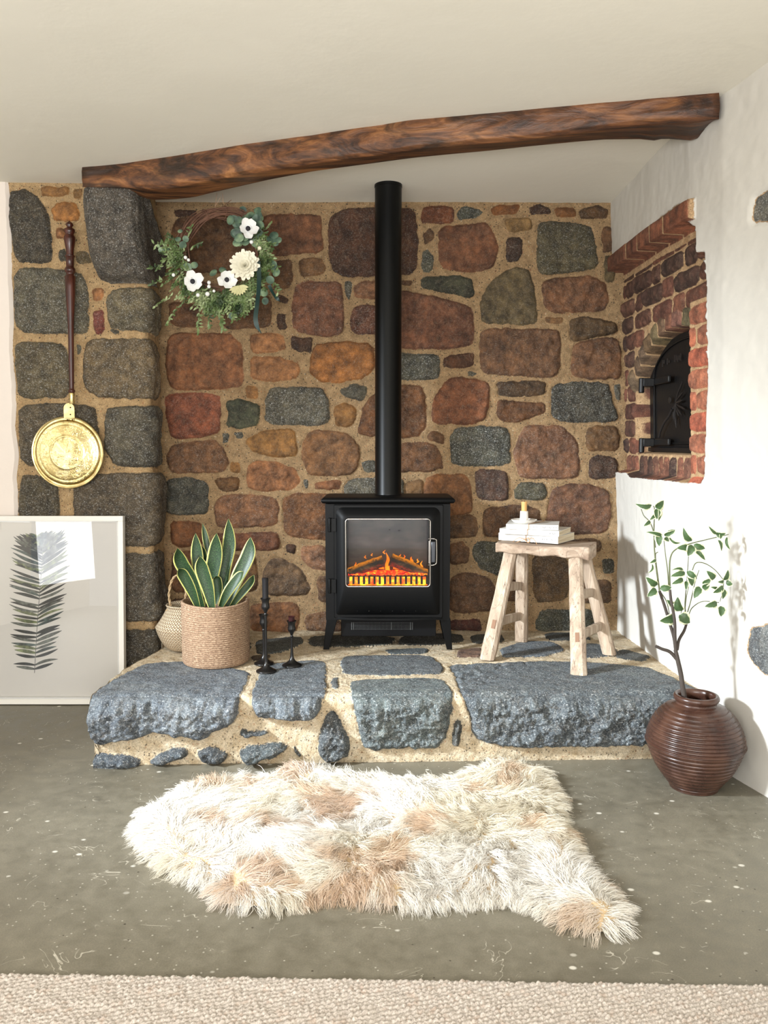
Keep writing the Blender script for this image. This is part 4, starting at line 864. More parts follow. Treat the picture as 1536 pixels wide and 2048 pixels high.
G().lathe(prof, botm, 28, dr).build('handle', m_wd, pan, smooth=60)
f0 = zpx(144, 808); G().lathe([(.0115, 0), (.0105, .002), (.0095, .03), (.0115, (botm - f0).length - .001), (.009, (botm - f0).length + .004)], f0, 24, dr).build('ferrule', m_br, pan, smooth=50)

# ---------------- framed leaf print leaning on the pier
m_fr = M('white picture frame', (226, 222, 214), .38); m_pp = M('print paper', (226, 221, 212), .75)
yb_ = 3.285
xr = PY(253, 1396, yb_)[0]; zt3 = PY(265, 1033, YP - .03)[2]; FW = .76; FH = math.hypot(zt3, YP - .03 - yb_)
lean = math.atan2(YP - .03 - yb_, zt3)
pic = thing('framed_print', (xr - FW / 2, yb_, 0), 'white framed feather-like palm leaf print leaning against the granite pier', 'picture')
def pf(x, z, d=0):   # x from right edge leftwards negative, z up the frame, d towards the room
    return Vector((xr + x, yb_ + z * math.sin(lean) - d * math.cos(lean), z * math.cos(lean) + d * math.sin(lean) + .003))
fw = .021
def slab(x0, x1, z0, z1, d0, d1):
    P = [pf(x, z, d) for z in (z0, z1) for (x, d) in ((x0, d0), (x0, d1), (x1, d1), (x1, d0))]; return P
for a, b, c_, d_ in ((-FW, 0, 0, fw), (-FW, 0, FH - fw, FH), (-FW, -FW + fw, fw, FH - fw), (-fw, 0, fw, FH - fw)):
    G().hexa(slab(a, b, c_, d_, 0, .030)).build('frame_rail', m_fr, pic, bev=.0012)
for a, b, c_, d_ in ((-FW + fw, -fw, fw, fw + .006), (-FW + fw, -fw, FH - fw - .004, FH - fw), (-fw - .006, -fw, fw, FH - fw)):
    G().hexa(slab(a, b, c_, d_, .006, .0245)).build('spacer', M('white fillet', (240, 238, 232), .4), pic, smooth=None)
G().hexa(slab(-FW + fw * .6, -fw * .6, fw * .6, FH - fw * .6, .002, .006)).build('print', m_pp, pic, smooth=None)
m_gls = bpy.data.materials.new('picture glass'); m_gls.use_nodes = True; nt = m_gls.node_tree; nt.nodes.clear()
o1 = nt.nodes.new('ShaderNodeOutputMaterial'); mx = nt.nodes.new('ShaderNodeMixShader'); t1 = nt.nodes.new('ShaderNodeBsdfTransparent'); g1 = nt.nodes.new('ShaderNodeBsdfGlossy'); fz = nt.nodes.new('ShaderNodeFresnel'); fz.inputs[0].default_value = 1.8
g1.inputs['Roughness'].default_value = .01; nt.links.new(fz.outputs[0], mx.inputs[0]); nt.links.new(t1.outputs[0], mx.inputs[1]); nt.links.new(g1.outputs[0], mx.inputs[2]); nt.links.new(mx.outputs[0], o1.inputs[0])
class _W: pass
mg = _W(); mg.m = m_gls
G().hexa(slab(-FW + fw * .7, -fw * .7, fw * .7, FH - fw * .7, .0245, .0255)).build('glass', mg, pic, smooth=None)
# the printed leaf
def pxz(px, py):
    b = Vector(PY(px, py, yb_ + .02)); return (b.x - xr, (b.z) / math.cos(lean))
mid = [pxz(*p) for p in ((73, 1345), (76, 1254), (80, 1177), (83, 1111), (78, 1093), (71, 1078))]
gm = {k: G() for k in range(4)}
def leafstroke(a, b, w, key):
    a = Vector(a + (0,)); b = Vector(b + (0,)); n = 8; d = (b - a); nrm = Vector((-d.y, d.x, 0)).normalized(); V = []
    sag = nrm * d.length * random.uniform(-.05, .07)
    for k in range(n + 1):
        t = k / n; c = a + d * t + sag * math.sin(math.pi * t) * 1.0; ww = w * (math.sin(math.pi * min(1, t * .86 + .12)) ** .8) * .5
        for s in (-1, 1): p = c + nrm * ww * s; V.append(pf(p.x, p.y, .0062 + .0002 * random.random()))
    gm[key].add(V, [(2 * k, 2 * k + 1, 2 * k + 3, 2 * k + 2) for k in range(n)])
sp = spline([m_ + (0,) for m_ in mid], 60)
NL = 50
for k in range(NL):
    t = .03 + .95 * k / (NL - 1); c = sp[int(t * 59)]
    for s in (-1, 1):
        env = math.sin(math.pi * (t * .62 + .16)) ** .7 * min(1, (1.03 - t) / .42) ** .75
        ang = math.radians((4 if s < 0 else 16) + (30 if s < 0 else 28) * t + 26 * t ** 4 + random.uniform(-3, 3))
        ln = (.128 if s < 0 else .132) * env * random.uniform(.86, 1.06) + .004
        e = (c.x + s * ln * math.cos(ang), c.y + ln * math.sin(ang))
        leafstroke((c.x, c.y), e, .0105 + .0045 * random.random(), random.choice([0, 0, 1, 2, 3] if s < 0 or t > .7 or t < .3 else [0, 1, 2, 2, 3]))
for k in range(59): pass
V = []
for k, c in enumerate(sp):
    for s in (-1, 1): V.append(pf(c.x + s * .0012, c.y, .0066))
gm[3].add(V, [(2 * k, 2 * k + 1, 2 * k + 3, 2 * k + 2) for k in range(59)])
par = [o for o in pic.children if o.name.startswith('print')][0]
m_ik = M('watercolour ink', rough=.8); m_ik.set('Base Color', m_ik.mix(1.0, m_ik.attr('ink', 'Color'), m_ik.ramp(m_ik.noise(45, 4, .6), [(.35, (.5, .5, .5, 1)), (.5, (1, 1, 1, 1)), (.7, (2.2, 2.2, 2.1, 1))]), 'MULTIPLY'))
ga = G(); ic = []
for k, c_ in enumerate(((34, 40, 42), (66, 80, 78), (104, 112, 78), (92, 96, 90))): ga.add(gm[k].v, gm[k].f); ic += [lin(c_)] * len(gm[k].v)
o = mk('printed_leaf', ga.v, ga.f, m_ik, par, smooth=None); at = o.data.attributes.new('ink', 'FLOAT_COLOR', 'POINT'); at.data.foreach_set('color', np.array(ic, dtype=np.float32).ravel())
# ---------------- cast-iron bread-oven door set in the brick surround
m_ir = M('cast iron', (6, 6, 7), .5); m_ir.bump(m_ir.noise(120, 3, .6), .25, .002)
yA, yB_ = SB - OPF - .012, SB - SC + .05
def wx_(y, z, o): return float(wall_x(y, z)) + o
DX = OFFB + .075
dcx = SB - acx; hwD = min(yA - dcx, 9)
od = thing('oven_door', (wx_(dcx, 1.0, DX), dcx, SILL + .01), 'black cast iron arched bread oven door in the brick niche', 'oven door')
outl = [(dcx + hwD, SILL + .012), (dcx + hwD, zspr)]
for k in range(1, 24):
    a = math.pi * k / 24; outl.append((dcx + hwD * math.cos(a), zspr + (zcrown - .012 - zspr) * math.sin(a) ** .9))
outl += [(dcx - hwD, zspr), (dcx - hwD, SILL + .012)]
G().prism(outl, lambda y, z, t: (wx_(y, z, DX) - t, y, z), 0, .020).build('door_leaf', m_ir, od, bev=.003)
inn = [(dcx + (y - dcx) * .86, (zspr - .05) + (z - (zspr - .05)) * .88) for y, z in outl]
g = G(); P = [(wx_(y, z, DX) - .022, y, z) for y, z in inn]; g.tube(P + [P[0]], .004, 6); g.build('moulding', m_ir, od)
g = G().box((wx_(dcx, SILL, DX) - .012, dcx, SILL + .016), (.05, hwD * 2 + .03, .018)); g.build('bottom_rail', m_ir, od, bev=.003)
for pz in (765, 885):
    c = PW(1297, pz, OFFB + .02); g = G()
    g.box((c[0] - .002, c[1] + .015, c[2]), (.045, .055, .034)); g.lathe([(.011, -.03), (.011, .03)], (c[0] - .028, c[1] + .0, c[2] - .012), 14)
    g.box((c[0] + .025, c[1] - .09, c[2] + .002), (.012, .17, .026), Matrix.Rotation(math.radians(0), 3, 'X'))
    g.build('hinge', m_ir, od, bev=.003)
hp = [PW(x, y, DX - .035) for x, y in ((1344, 818), (1338, 832), (1328, 846), (1321, 862), (1318, 874))]
G().tube(spline(hp, 16), .0045, 8).build('latch_bar', M('worn iron', (60, 60, 62), .35, .7), od)
m_or = M('worn ornament', (40, 36, 34), .45, .3); g = G()
for k in range(9):   # cast flower spray
    a = -2.4 + k * .42; c0 = Vector(PW(1352, 806, DX - .024)); L = .055 + .02 * (k % 3)
    P = [c0 + Vector((0, -math.cos(a) * L * t + .01 * math.sin(5 * t), math.sin(a) * L * t)) for t in (0, .25, .5, .75, 1)]
    g.tube(P, [.003, .0028, .004, .005, .001], 6)
g.ball(PW(1340, 800, DX - .024), .014, 10, 6, (.4, 1, 1)); g.build('cast_flower', m_or, od)
g = G()          # worn raised strokes of lettering under the arch
for px, py, h_ in ((1325, 727, .026), (1328, 724, .014), (1334.5, 723, .024), (1338, 723, .01), (1349.5, 717, .028), (1353, 715, .018), (1355, 718, .024), (1358, 715, .018), (1361, 714, .028)):
    c = PW(px, py, DX - .021); g.box(c, (.004, .006, h_), Matrix.Rotation(.15 if px in (1353, 1358) else 0, 3, 'X'))
g.build('raised_lettering', m_or, od, smooth=None)

# ---------------- stool
m_sw2 = M('bleached elm', rough=.75); co = m_sw2.co()
def woodmat(name, stretch, a, b, c_):
    m = M(name, rough=.75); cc = m.co(stretch); n1 = m.noise(9, 6, .7, cc, .7); n2 = m.noise(34, 4, .7, cc, 1.0)
    c = m.ramp(n1, [(.3, a), (.5, b), (.7, c_)]); c = m.mix(m.step(n2, .42, .30), c, lin((92, 70, 54))); cr = m.step(m.math('ABSOLUTE', m.math('SUBTRACT', m.noise(5, 2, .4, m.co((stretch[0] * 1.6, stretch[1] * 1.6, stretch[2] * .35)), .2), .5)), .010, .0)
    c = m.mix(m.math('MULTIPLY', cr, .3), c, lin((70, 50, 38))); m.set('Base Color', c); m.bump(m.math('ADD', n2, m.math('MULTIPLY', cr, -.6)), .5, .004); return m
m_leg = woodmat('bleached wood leg', (3, 3, .3), (132, 112, 93), (166, 146, 125), (196, 180, 160))
m_seat = woodmat('bleached wood seat', (.5, 2.4, 3), (124, 102, 84), (160, 139, 118), (190, 173, 154))
ZS = .672
FLc, FRc = Vector(PZ(990, 1085, ZS)), Vector(PZ(1179, 1094, ZS)); e1 = (FRc - FLc); LS = e1.length; e1.normalize(); e2 = Vector((-e1.y, e1.x, 0)); WS = .19
stool = thing('wooden_stool', tuple((FLc + FRc) / 2 + e2 * WS / 2 - Vector((0, 0, ZS - H - .006))), 'rustic bleached wood stool with splayed legs standing on the hearth', 'stool')
V = []; nx3, ny3 = 26, 12
def seatpt(u, v, top):
    p = FLc + e1 * (u * LS) + e2 * (v * WS)
    w1 = .003 * math.sin(u * 9 + v * 3) + .003 * math.sin(u * 23); dz = -.006 * math.sin(math.pi * u) * (1 if top else 0)
    th = .038 + .003 * math.sin(u * 7 + 1) + .010 * u
    ed = (.004 * math.sin(u * 31) if v < .01 or v > .99 else 0)
    return p + e2 * ed + e1 * (.004 * math.sin(v * 19) if u < .01 or u > .99 else 0) + Vector((0, 0, dz + (0 if top else -th + w1)))
g = G(); 
for top in (1, 0):
    V = [seatpt(i / (nx3 - 1), j / (ny3 - 1), top) for j in range(ny3) for i in range(nx3)]
    Fc = [(j * nx3 + i, j * nx3 + i + 1, (j + 1) * nx3 + i + 1, (j + 1) * nx3 + i) for j in range(ny3 - 1) for i in range(nx3 - 1)]
    g.add(V, Fc if top else [f[::-1] for f in Fc])
N_ = nx3 * ny3; bnd = [i for i in range(nx3)] + [(j + 1) * nx3 - 1 for j in range(1, ny3)] + [(ny3 - 1) * nx3 + i for i in range(nx3 - 2, -1, -1)] + [j * nx3 for j in range(ny3 - 2, 0, -1)]
for a, b in zip(bnd, bnd[1:] + bnd[:1]): g.f.append((a, a + N_, b + N_, b))
g.build('seat', m_seat, stool, smooth=50, bev=.005)
def leg(topc, botc, w=.053, d=.044, flip=1):
    ax = (topc - botc).normalized(); x = e1 - ax * e1.dot(ax); x.normalize(); y = ax.cross(x); V = []
    sec = [(-.5, -.28), (-.3, -.5), (.3, -.5), (.5, -.28), (.5, .28), (.3, .5), (-.3, .5), (-.5, .28)]; n = 12
    for k in range(n + 1):
        t = k / n; c = botc.lerp(topc, t); s = 1.0 - .10 * t + .03 * math.sin(k * 1.7 + botc.x * 30)
        for a, b in sec: V.append(c + x * a * w * s + y * b * d * s)
    for k in range(8): V[k].z = H + .005
    Fc = [(k * 8 + i, k * 8 + (i + 1) % 8, (k + 1) * 8 + (i + 1) % 8, (k + 1) * 8 + i) for k in range(n) for i in range(8)] + [tuple(range(8))[::-1], tuple(n * 8 + i for i in range(8))]
    return mk('leg', V, Fc, m_leg, stool, smooth=28)
ZH = H + .005
feet = {}
for nm, bp, u, v in (('FL', (975, 1318), .155, .18), ('FR', (1158, 1348), .845, .18), ('BL', (1043, 1282), .20, .80), ('BR', (1219, 1308), .87, .80)):
    b = Vector(PZ(*bp, ZH)) ; t_ = FLc + e1 * u * LS + e2 * v * WS + Vector((0, 0, -.035)); feet[nm] = (b, t_); leg(t_, b, .056 if nm[0] == 'F' else .050)
def rung(a, b, ta, tb, w=.017, hgt=.034):
    p = feet[a][0].lerp(feet[a][1], ta); q = feet[b][0].lerp(feet[b][1], tb); d = (q - p).normalized(); x = d.cross(Vector((0, 0, 1))).normalized(); z = x.cross(d); V = []
    p2, q2 = p + d * .010, q - d * .010
    for c, s in ((p2, 1), (p2.lerp(q2, .5) + Vector((0, 0, .002)), 1.04), (q2, .96)):
        for sx, sz in ((-.5, -.35), (-.3, -.5), (.3, -.5), (.5, -.35), (.5, .35), (.3, .5), (-.3, .5), (-.5, .35)): V.append(c + x * sx * w * s + z * sz * hgt * s)
    Fc = [(k * 8 + i, k * 8 + (i + 1) % 8, (k + 1) * 8 + (i + 1) % 8, (k + 1) * 8 + i) for k in range(2) for i in range(8)] + [tuple(range(8))[::-1], tuple(16 + i for i in range(8))]
    mk('rung', V, Fc, m_leg, stool, smooth=28)
rung('FL', 'BL', .66, .60); rung('FL', 'BL', .33, .28); rung('FR', 'BR', .64, .60); rung('FR', 'BR', .30, .28)
m_tn = M('dark tenon end', (128, 96, 74), .8)
for a, t in (('FL', .315), ('FR', .285)):
    c = feet[a][0].lerp(feet[a][1], t); ax = (feet[a][1] - feet[a][0]).normalized(); x = (e1 - ax * e1.dot(ax)).normalized(); y = ax.cross(x)
    if y.y > 0: y = -y
    R = Matrix((x, y, ax)).transposed(); G().box(c + y * .0215, (.014, .004, .034), R).build('tenon', m_tn, stool, smooth=None)

# ---------------- books with twine
m_cv = M('white book cover', (214, 212, 206), .6); m_pg = M('book pages', (206, 190, 160), .85)
m_pg.set('Base Color', m_pg.mix(m_pg.step(m_pg.noise(6, 2, .5, m_pg.co((1, 1, 160))), .4, .6), lin((190, 172, 140)), lin((222, 210, 184))))
m_ink = M('grey lettering', (84, 82, 80), .8)
zb = ZS + .0015 - .002
lab = ['thin white book lettered with two words, topmost of the stack on the stool', 'thin white book in the middle of the stack on the stool', 'thick white book at the bottom of the stack on the stool']
txt = ['TO  INFINITY', 'AND', 'BEYOND']
specs = [((997, 1079.8), (1116, 1088.1), .029, 2, .182), ((999, 1067), (1118, 1073.3), .0205, 1, .178), ((1012, 1058), (1117, 1060.5), .0195, 0, .172)]
def textmesh(s, size):
    cu = bpy.data.curves.new('t', 'FONT'); cu.body = s; cu.size = size; cu.extrude = .0002; cu.space_character = 1.5; cu.align_x = 'RIGHT'
    ob = bpy.data.objects.new('t', cu); col.objects.link(ob); dg = bpy.context.evaluated_depsgraph_get(); me = bpy.data.meshes.new_from_object(ob.evaluated_get(dg))
    V = [tuple(v.co) for v in me.vertices]; Fc = [tuple(p.vertices) for p in me.polygons]; bpy.data.objects.remove(ob); bpy.data.curves.remove(cu); return V, Fc
bk_ = []
for (pa_, pb_, th, ti, wd) in specs:
    a = Vector(PZ(*pa_, zb)); b = Vector(PZ(*pb_, zb)); d = (b - a); L = d.length; d.normalize(); n = Vector((-d.y, d.x, 0))
    bt = thing('book', tuple(a + d * L / 2 + n * wd / 2), lab[ti], 'book', 'books tied in a stack on the stool')
    def P_(x, y, z): return a + d * x + n * y + Vector((0, 0, z))
    def bx(x0, x1, y0, y1, z0, z1): return [P_(x0, y0, z0), P_(x1, y0, z0), P_(x1, y1, z0), P_(x0, y1, z0), P_(x0, y0, z1), P_(x1, y0, z1), P_(x1, y1, z1), P_(x0, y1, z1)]
    c = .0009; g = G(); g.hexa(bx(0, L, 0, wd, 0, c)); g.hexa(bx(0, L, 0, wd, th - c, th)); g.hexa(bx(0, L, 0, .0022, c, th - c)); g.build('cover', m_cv, bt, smooth=None, bev=.0006)
    G().hexa(bx(.0015, L - .0015, .002, wd - .002, c, th - c)).build('pages', m_pg, bt, smooth=None)
    V, Fc = textmesh(txt[ti], .0105 if ti == 0 else .0105)
    V = [tuple(P_(L - (.006 if ti == 0 else .010) + x, -.0004 - z, th * .5 - .0040 + y)) for x, y, z in V]
    mk('spine_lettering', V, [f for f in Fc], m_ink, bt, smooth=None)
    bk_.append((a, d, n, L, wd, th, zb)); zb += th + .0006
ztopb = zb
# twine
m_tw = M('jute twine', (170, 132, 92), .9); a, d, n, L, wd, th, z0_ = bk_[0]
a3, d3, n3, L3 = bk_[2][:4]
tx = .118
sp_ = [Vector(PY(1057.5, y, 0)) for y in ()]
P0 = a + d * tx; T0 = a3 + d3 * (tx - .030)
T0 = Vector((T0.x, T0.y, ztopb)) ; fr = P0 - n * .003
g = G()
P1 = bk_[1][0] + bk_[1][1] * (tx - .004)
loop = [Vector((P0.x, P0.y, z0_ + .003)) - n * .003, Vector((P0.x, P0.y, z0_ + .026)) - n * .005, Vector((P1.x, P1.y, z0_ + .031)) - n * .004, Vector((P1.x, P1.y, z0_ + .047)) - n * .004, Vector((T0.x, T0.y, z0_ + .054)) - n * .004, Vector((T0.x, T0.y, ztopb - .004)) - n * .004, T0 + Vector((0, 0, .0015)), T0 + n * .03 + Vector((0, 0, .0015)), T0 + n * .165 + Vector((0, 0, .0015))]
g.tube(spline(loop, 40), .0013, 6)
kn = Vector((P0.x, P0.y, z0_ + .010)) - n * .006
def fp_(dx, dz, dn=0): return kn + d * dx + Vector((0, 0, dz)) - n * (dn + .002)
g.tube(spline([fp_(0, 0), fp_(-.022, .006, .004), (fp_(-.040, -.004, .010)), fp_(-.055, -.022, .012), fp_(-.070, -.034, .008)], 24), .0012, 6)
g.tube(spline([fp_(0, 0), fp_(.020, .010, .004), fp_(.040, .004, .010), fp_(.052, -.012, .012), fp_(.060, -.030, .010)], 24), .0012, 6)
g.tube(spline([fp_(0, 0), fp_(.010, .006, .006), fp_(.020, .004, .008), fp_(.022, -.006, .008), fp_(.014, -.010, .007), fp_(.006, -.004, .005), fp_(0, 0)], 26), .0016, 6)
g.tube(spline([fp_(0, 0), fp_(-.012, -.004, .006), fp_(-.034, -.014, .009), fp_(-.044, -.030, .009), fp_(-.036, -.038, .009), fp_(-.026, -.028, .009), fp_(-.030, -.018, .009)], 28), .0012, 6)
g.ball(kn - n * .003, .0035, 8, 6)
o = g.build('twine', m_tw, org=tuple(kn), smooth=70); tag(o, 'jute twine tied in a bow round the three white books', 'twine')

# ---------------- candle dish and candle on the books
m_cer = M('white ceramic', (232, 228, 220), .35)
cb = a3 + d3 * (L3 * .30) + n3 * .062; cb = Vector((cb.x, cb.y, ztopb)); 
yk = cb.y; cx_ = PY(1048, 1040, yk)[0]; cb.x = cx_; rdish = (PY(1074, 1037, yk)[0] - PY(1022, 1037, yk)[0]) / 2
hold = thing('candle_holder', tuple(cb), 'small white ceramic candle holder with saucer on top of the books', 'candle holder')
G().lathe([(.0001, 0), (rdish * .72, 0), (rdish * .80, .002), (rdish, .0125), (rdish * .985, .0135), (rdish * .95, .0125), (rdish * .76, .005), (.0001, .004)], cb, 48).build('saucer', m_cer, hold, smooth=50)
G().lathe([(.0175, .004), (.0170, .008), (.0155, .045), (.0148, .0465), (.0120, .0465), (.0115, .030), (.0001, .030)], cb, 32).build('socket', m_cer, hold, smooth=50)
m_wax = M('beeswax candle', (206, 158, 96), .5); m_wax.set('Subsurface Weight', .25); m_wax.set('Subsurface Radius', (.01, .006, .003))
cn = G().lathe([(.0108, .031), (.0110, .050), (.0116, .076), (.0124, .080), (.0118, .0835), (.0090, .081), (.0001, .079)], cb, 24)
cn = cn.build('candle', m_wax, org=tuple(cb + Vector((0, 0, .031))), smooth=50); tag(cn, 'short honey coloured candle stub in the white ceramic holder', 'candle')
G().tube([cb + Vector((.001, 0, .079)), cb + Vector((.0015, 0, .088))], .0008, 6).build('wick', M('burnt wick', (40, 34, 30), .9), cn)

# ---------------- black candlesticks
m_bi = M('black turned iron', (15, 14, 14), .28); m_bc = M('black wax', (18, 17, 20), .35); m_bc2 = M('dark red wax', (50, 20, 22), .35)
def candlestick(bpx, bpy_, cuptop, label, rb=.036, fl=1.0):
    b = Vector(PZ(bpx, bpy_, H + .005)); ht = PY(bpx, cuptop, b.y)[2] - b.z
    t = thing('candlestick', tuple(b), label, 'candlestick', 'black candlesticks on the hearth')
    pr = [(rb, 0), (rb * 1.03, .0025), (rb, .005), (rb * .72, .010), (rb * .38, .018), (rb * .22, .028), (.0065, .036), (.0052, .05), (.0045, ht * .5), (.0045, ht - .062)]
    G().lathe(pr, b, 40).build('base', m_bi, t, smooth=50)
    c = ht - .062
    pr = [(.0045, c), (.007, c + .003), (.0045, c + .006), (.0045, c + .010), (.006, c + .012), (.008, c + .018), (.0145, c + .027), (.0148, c + .034), (.0125, c + .044), (.0135, c + .053), (.0185, c + .062), (.0175, c + .0625), (.0118, c + .055), (.0118, c + .040), (.0001, c + .040)]
    G().lathe(pr, b, 28).build('cup', m_bi, t, smooth=50); return b, ht
b, ht = candlestick(532.5, 1343, 1196.5, 'tallest black candlestick, the front one beside the jute planter, holding a taper')
zc_ = b.z + ht; o = G().lathe([(.0112, -.022), (.0112, .068), (.0118, .072), (.0095, .0745), (.0001, .072)], (b.x, b.y, zc_), 20).build('candle', m_bc, org=(b.x, b.y, zc_ - .022), smooth=50); tag(o, 'black taper candle in the tallest candlestick', 'candle')
candlestick(528, 1327.5, 1229, 'empty black candlestick standing behind the tallest one')
b, ht = candlestick(584, 1331.5, 1241.5, 'shortest black candlestick, nearest to the stove')
zc_ = b.z + ht; o = G().lathe([(.0112, -.022), (.0112, .012), (.0128, .0165), (.0095, .014), (.0001, .012)], (b.x, b.y, zc_), 20).build('candle', m_bc2, org=(b.x, b.y, zc_ - .022), smooth=50); tag(o, 'dark burnt-down candle stub in the shortest candlestick', 'candle')

# ---------------- jute planter basket
m_ju = M('braided jute', rough=.9); uvn = m_ju.uv()
def jute(m, cols, k=1.0):
    uvm = m.node('Mapping', {0: m.uv(), 'Scale': (85, 420, 1)}).outputs[0]; n1 = m.noise(1.0, 4, .7, uvm, .8)
    c = m.ramp(n1, [(.3, cols[0]), (.5, cols[1]), (.68, cols[2])]); m.set('Base Color', c); m.bump(n1, .8, .003); return m
jute(m_ju, ((78, 56, 42), (150, 120, 94), (212, 188, 158)))
jb = Vector(PZ(431, 1322, H + .005)); yj = jb.y
rB = (PY(498, 1300, yj)[0] - PY(367, 1300, yj)[0]) / 2; rT = (PY(496, 1205, yj)[0] - PY(364, 1205, yj)[0]) / 2; jx = (PY(498, 1250, yj)[0] + PY(365, 1250, yj)[0]) / 2
zj = PY(430, 1203, yj)[2] + .004; jb.x = jx
ht = zj - jb.z; nrow = 30; pr = [(.0001, 0), (rB * .9, 0)]
for k in range(nrow * 6 + 1):
    t = k / (nrow * 6); r = rB + (rT - rB) * t; r *= (1 - .06 * max(0, 1 - t / .07) ** 2); pr.append((r + .0022 * abs(math.sin(math.pi * t * nrow)), t * ht))
pr += [(rT - .004, ht + .001), (rT - .010, ht - .003), (rT - .011, ht * .5), (rT - .012, ht * .3)]
g = G().lathe(pr, jb, 120, uvs=True)
g.v = [(v[0], v[1], v[2] + (.004 * math.sin(2 * math.atan2(v[1] - jb.y, v[0] - jb.x) + 1) if v[2] > jb.z + ht * .8 else 0)) for v in g.v]
bsk = g.build('planter_basket', m_ju, org=tuple(jb), uv=True, smooth=180); tag(bsk, 'round jute rope basket holding the snake plant on the hearth', 'basket')
# ---------------- snake plant
m_sn = M('snake plant leaf', rough=.45); u_ = m_sn.node('SeparateXYZ', {0: m_sn.uv()}); U, Vv = u_.outputs[0], u_.outputs[1]
ud = m_sn.math('ABSOLUTE', m_sn.math('SUBTRACT', U, .5)); bn = m_sn.noise(6, 4, .7, m_sn.node('Mapping', {0: m_sn.uv(), 'Scale': (2.2, 14, 1)}).outputs[0], .6)
gc = m_sn.ramp(bn, [(.40, (10, 24, 12)), (.5, (22, 46, 22)), (.62, (70, 100, 54))]); gc = m_sn.mix(m_sn.step(m_sn.noise(3, 2, .5, m_sn.node('Mapping', {0: m_sn.uv(), 'Scale': (14, 1, 1)}).outputs[0]), .4, .65, 0, .35), gc, lin((30, 62, 30)))
gc = m_sn.mix(m_sn.step(m_sn.math('ADD', ud, m_sn.math('MULTIPLY', bn, .04)), .425, .445), gc, lin((184, 180, 92))); gc = m_sn.mix(m_sn.step(ud, .482, .49), gc, lin((214, 206, 160)))
m_sn.set('Base Color', gc)
soil_z = jb.z + ht * .80
sp0 = thing('snake_plant', (jb.x, jb.y, soil_z - .02), 'snake plant with yellow-edged sword leaves in the jute basket', 'potted plant')
G().lathe([(.0001, -.03), (rT - .016, -.03), (rT - .014, 0), (rT * .5, .004), (.0001, .006)], (jb.x, jb.y, soil_z), 40).build('soil', M('dark soil', (36, 26, 20), .95), sp0)
def sleaf(pts, wpx, dy0, dy1, tw=0.0):
    """pts: centre line pixels base->tip"""
    n = 26; k = len(pts); P = spline([PY(x, y, yj + dy0 + (dy1 - dy0) * i / (k - 1)) for i, (x, y) in enumerate(pts)], n); w = wpx * 2.05e-3 * .98
    V = []; UVs = []
    for i, p in enumerate(P):
        t = i / (n - 1); d = (P[min(i + 1, n - 1)] - P[max(i - 1, 0)]).normalized(); an = tw * (t - .3)
        sd_ = Vector((math.cos(an), math.sin(an), 0)); sd_ = (sd_ - d * sd_.dot(d)).normalized(); nr = d.cross(sd_).normalized()
        if nr.y > 0: nr = -nr
        ww = w * .5 * max(.012, (.50 + .5 * math.sin(min(1, t / .55) * math.pi / 2)) * (1 if t < .62 else max(0, 1 - ((t - .62) / .38) ** 2.2)))
        for j in range(9):
            s = (j - 4) / 4; V.append(p + sd_ * s * ww + nr * (-.16 * ww * (1 - s * s) * 2.0 + .0)); UVs.append((.5 + .5 * s, t))
        for j in range(9):
            s = (4 - j) / 4; V.append(p + sd_ * s * ww * .985 + nr * (-.16 * ww * (1 - s * s) * 2.0 - .0022 * (1 - s * s) - .0004)); UVs.append((.5 + .5 * s, t))
    Fc = [(i * 18 + j, i * 18 + (j + 1) % 18, (i + 1) * 18 + (j + 1) % 18, (i + 1) * 18 + j) for i in range(n - 1) for j in range(18)]
    mk('leaf', V, Fc, m_sn, sp0, smooth=180, uv=UVs)
for L_ in [([(404, 1215), (383, 1160), (362, 1125), (355, 1096)], 27, .02, -.02, .5), ([(404, 1212), (398, 1150), (394, 1110), (391, 1066)], 24, .03, .03, .1), ([(412, 1200), (418, 1120), (412, 1080), (405, 1046)], 13, .05, .07, .6), ([(418, 1212), (424, 1150), (430, 1110), (433, 1066)], 30, .02, .01, -.3),
    ([(446, 1205), (449, 1140), (458, 1090), (457, 1037)], 26, .03, .02, .1), ([(452, 1212), (475, 1155), (496, 1110), (501, 1074)], 28, .0, .02, -.4), ([(396, 1216), (382, 1180), (366, 1150), (357, 1137)], 22, -.03, -.06, .7), ([(424, 1216), (415, 1175), (404, 1140), (400, 1112)], 27, -.04, -.05, .2),
    ([(441, 1214), (455, 1185), (476, 1155), (487, 1143)], 20, -.04, -.05, -1.0), ([(462, 1214), (480, 1190), (500, 1165), (508, 1150)], 16, -.02, -.03, -.9), ([(404, 1205), (410, 1150), (404, 1110), (402, 1090)], 20, .05, .05, .3), ([(430, 1208), (436, 1180), (434, 1160), (432, 1152)], 18, .0, -.0, .1)]: sleaf(*L_)

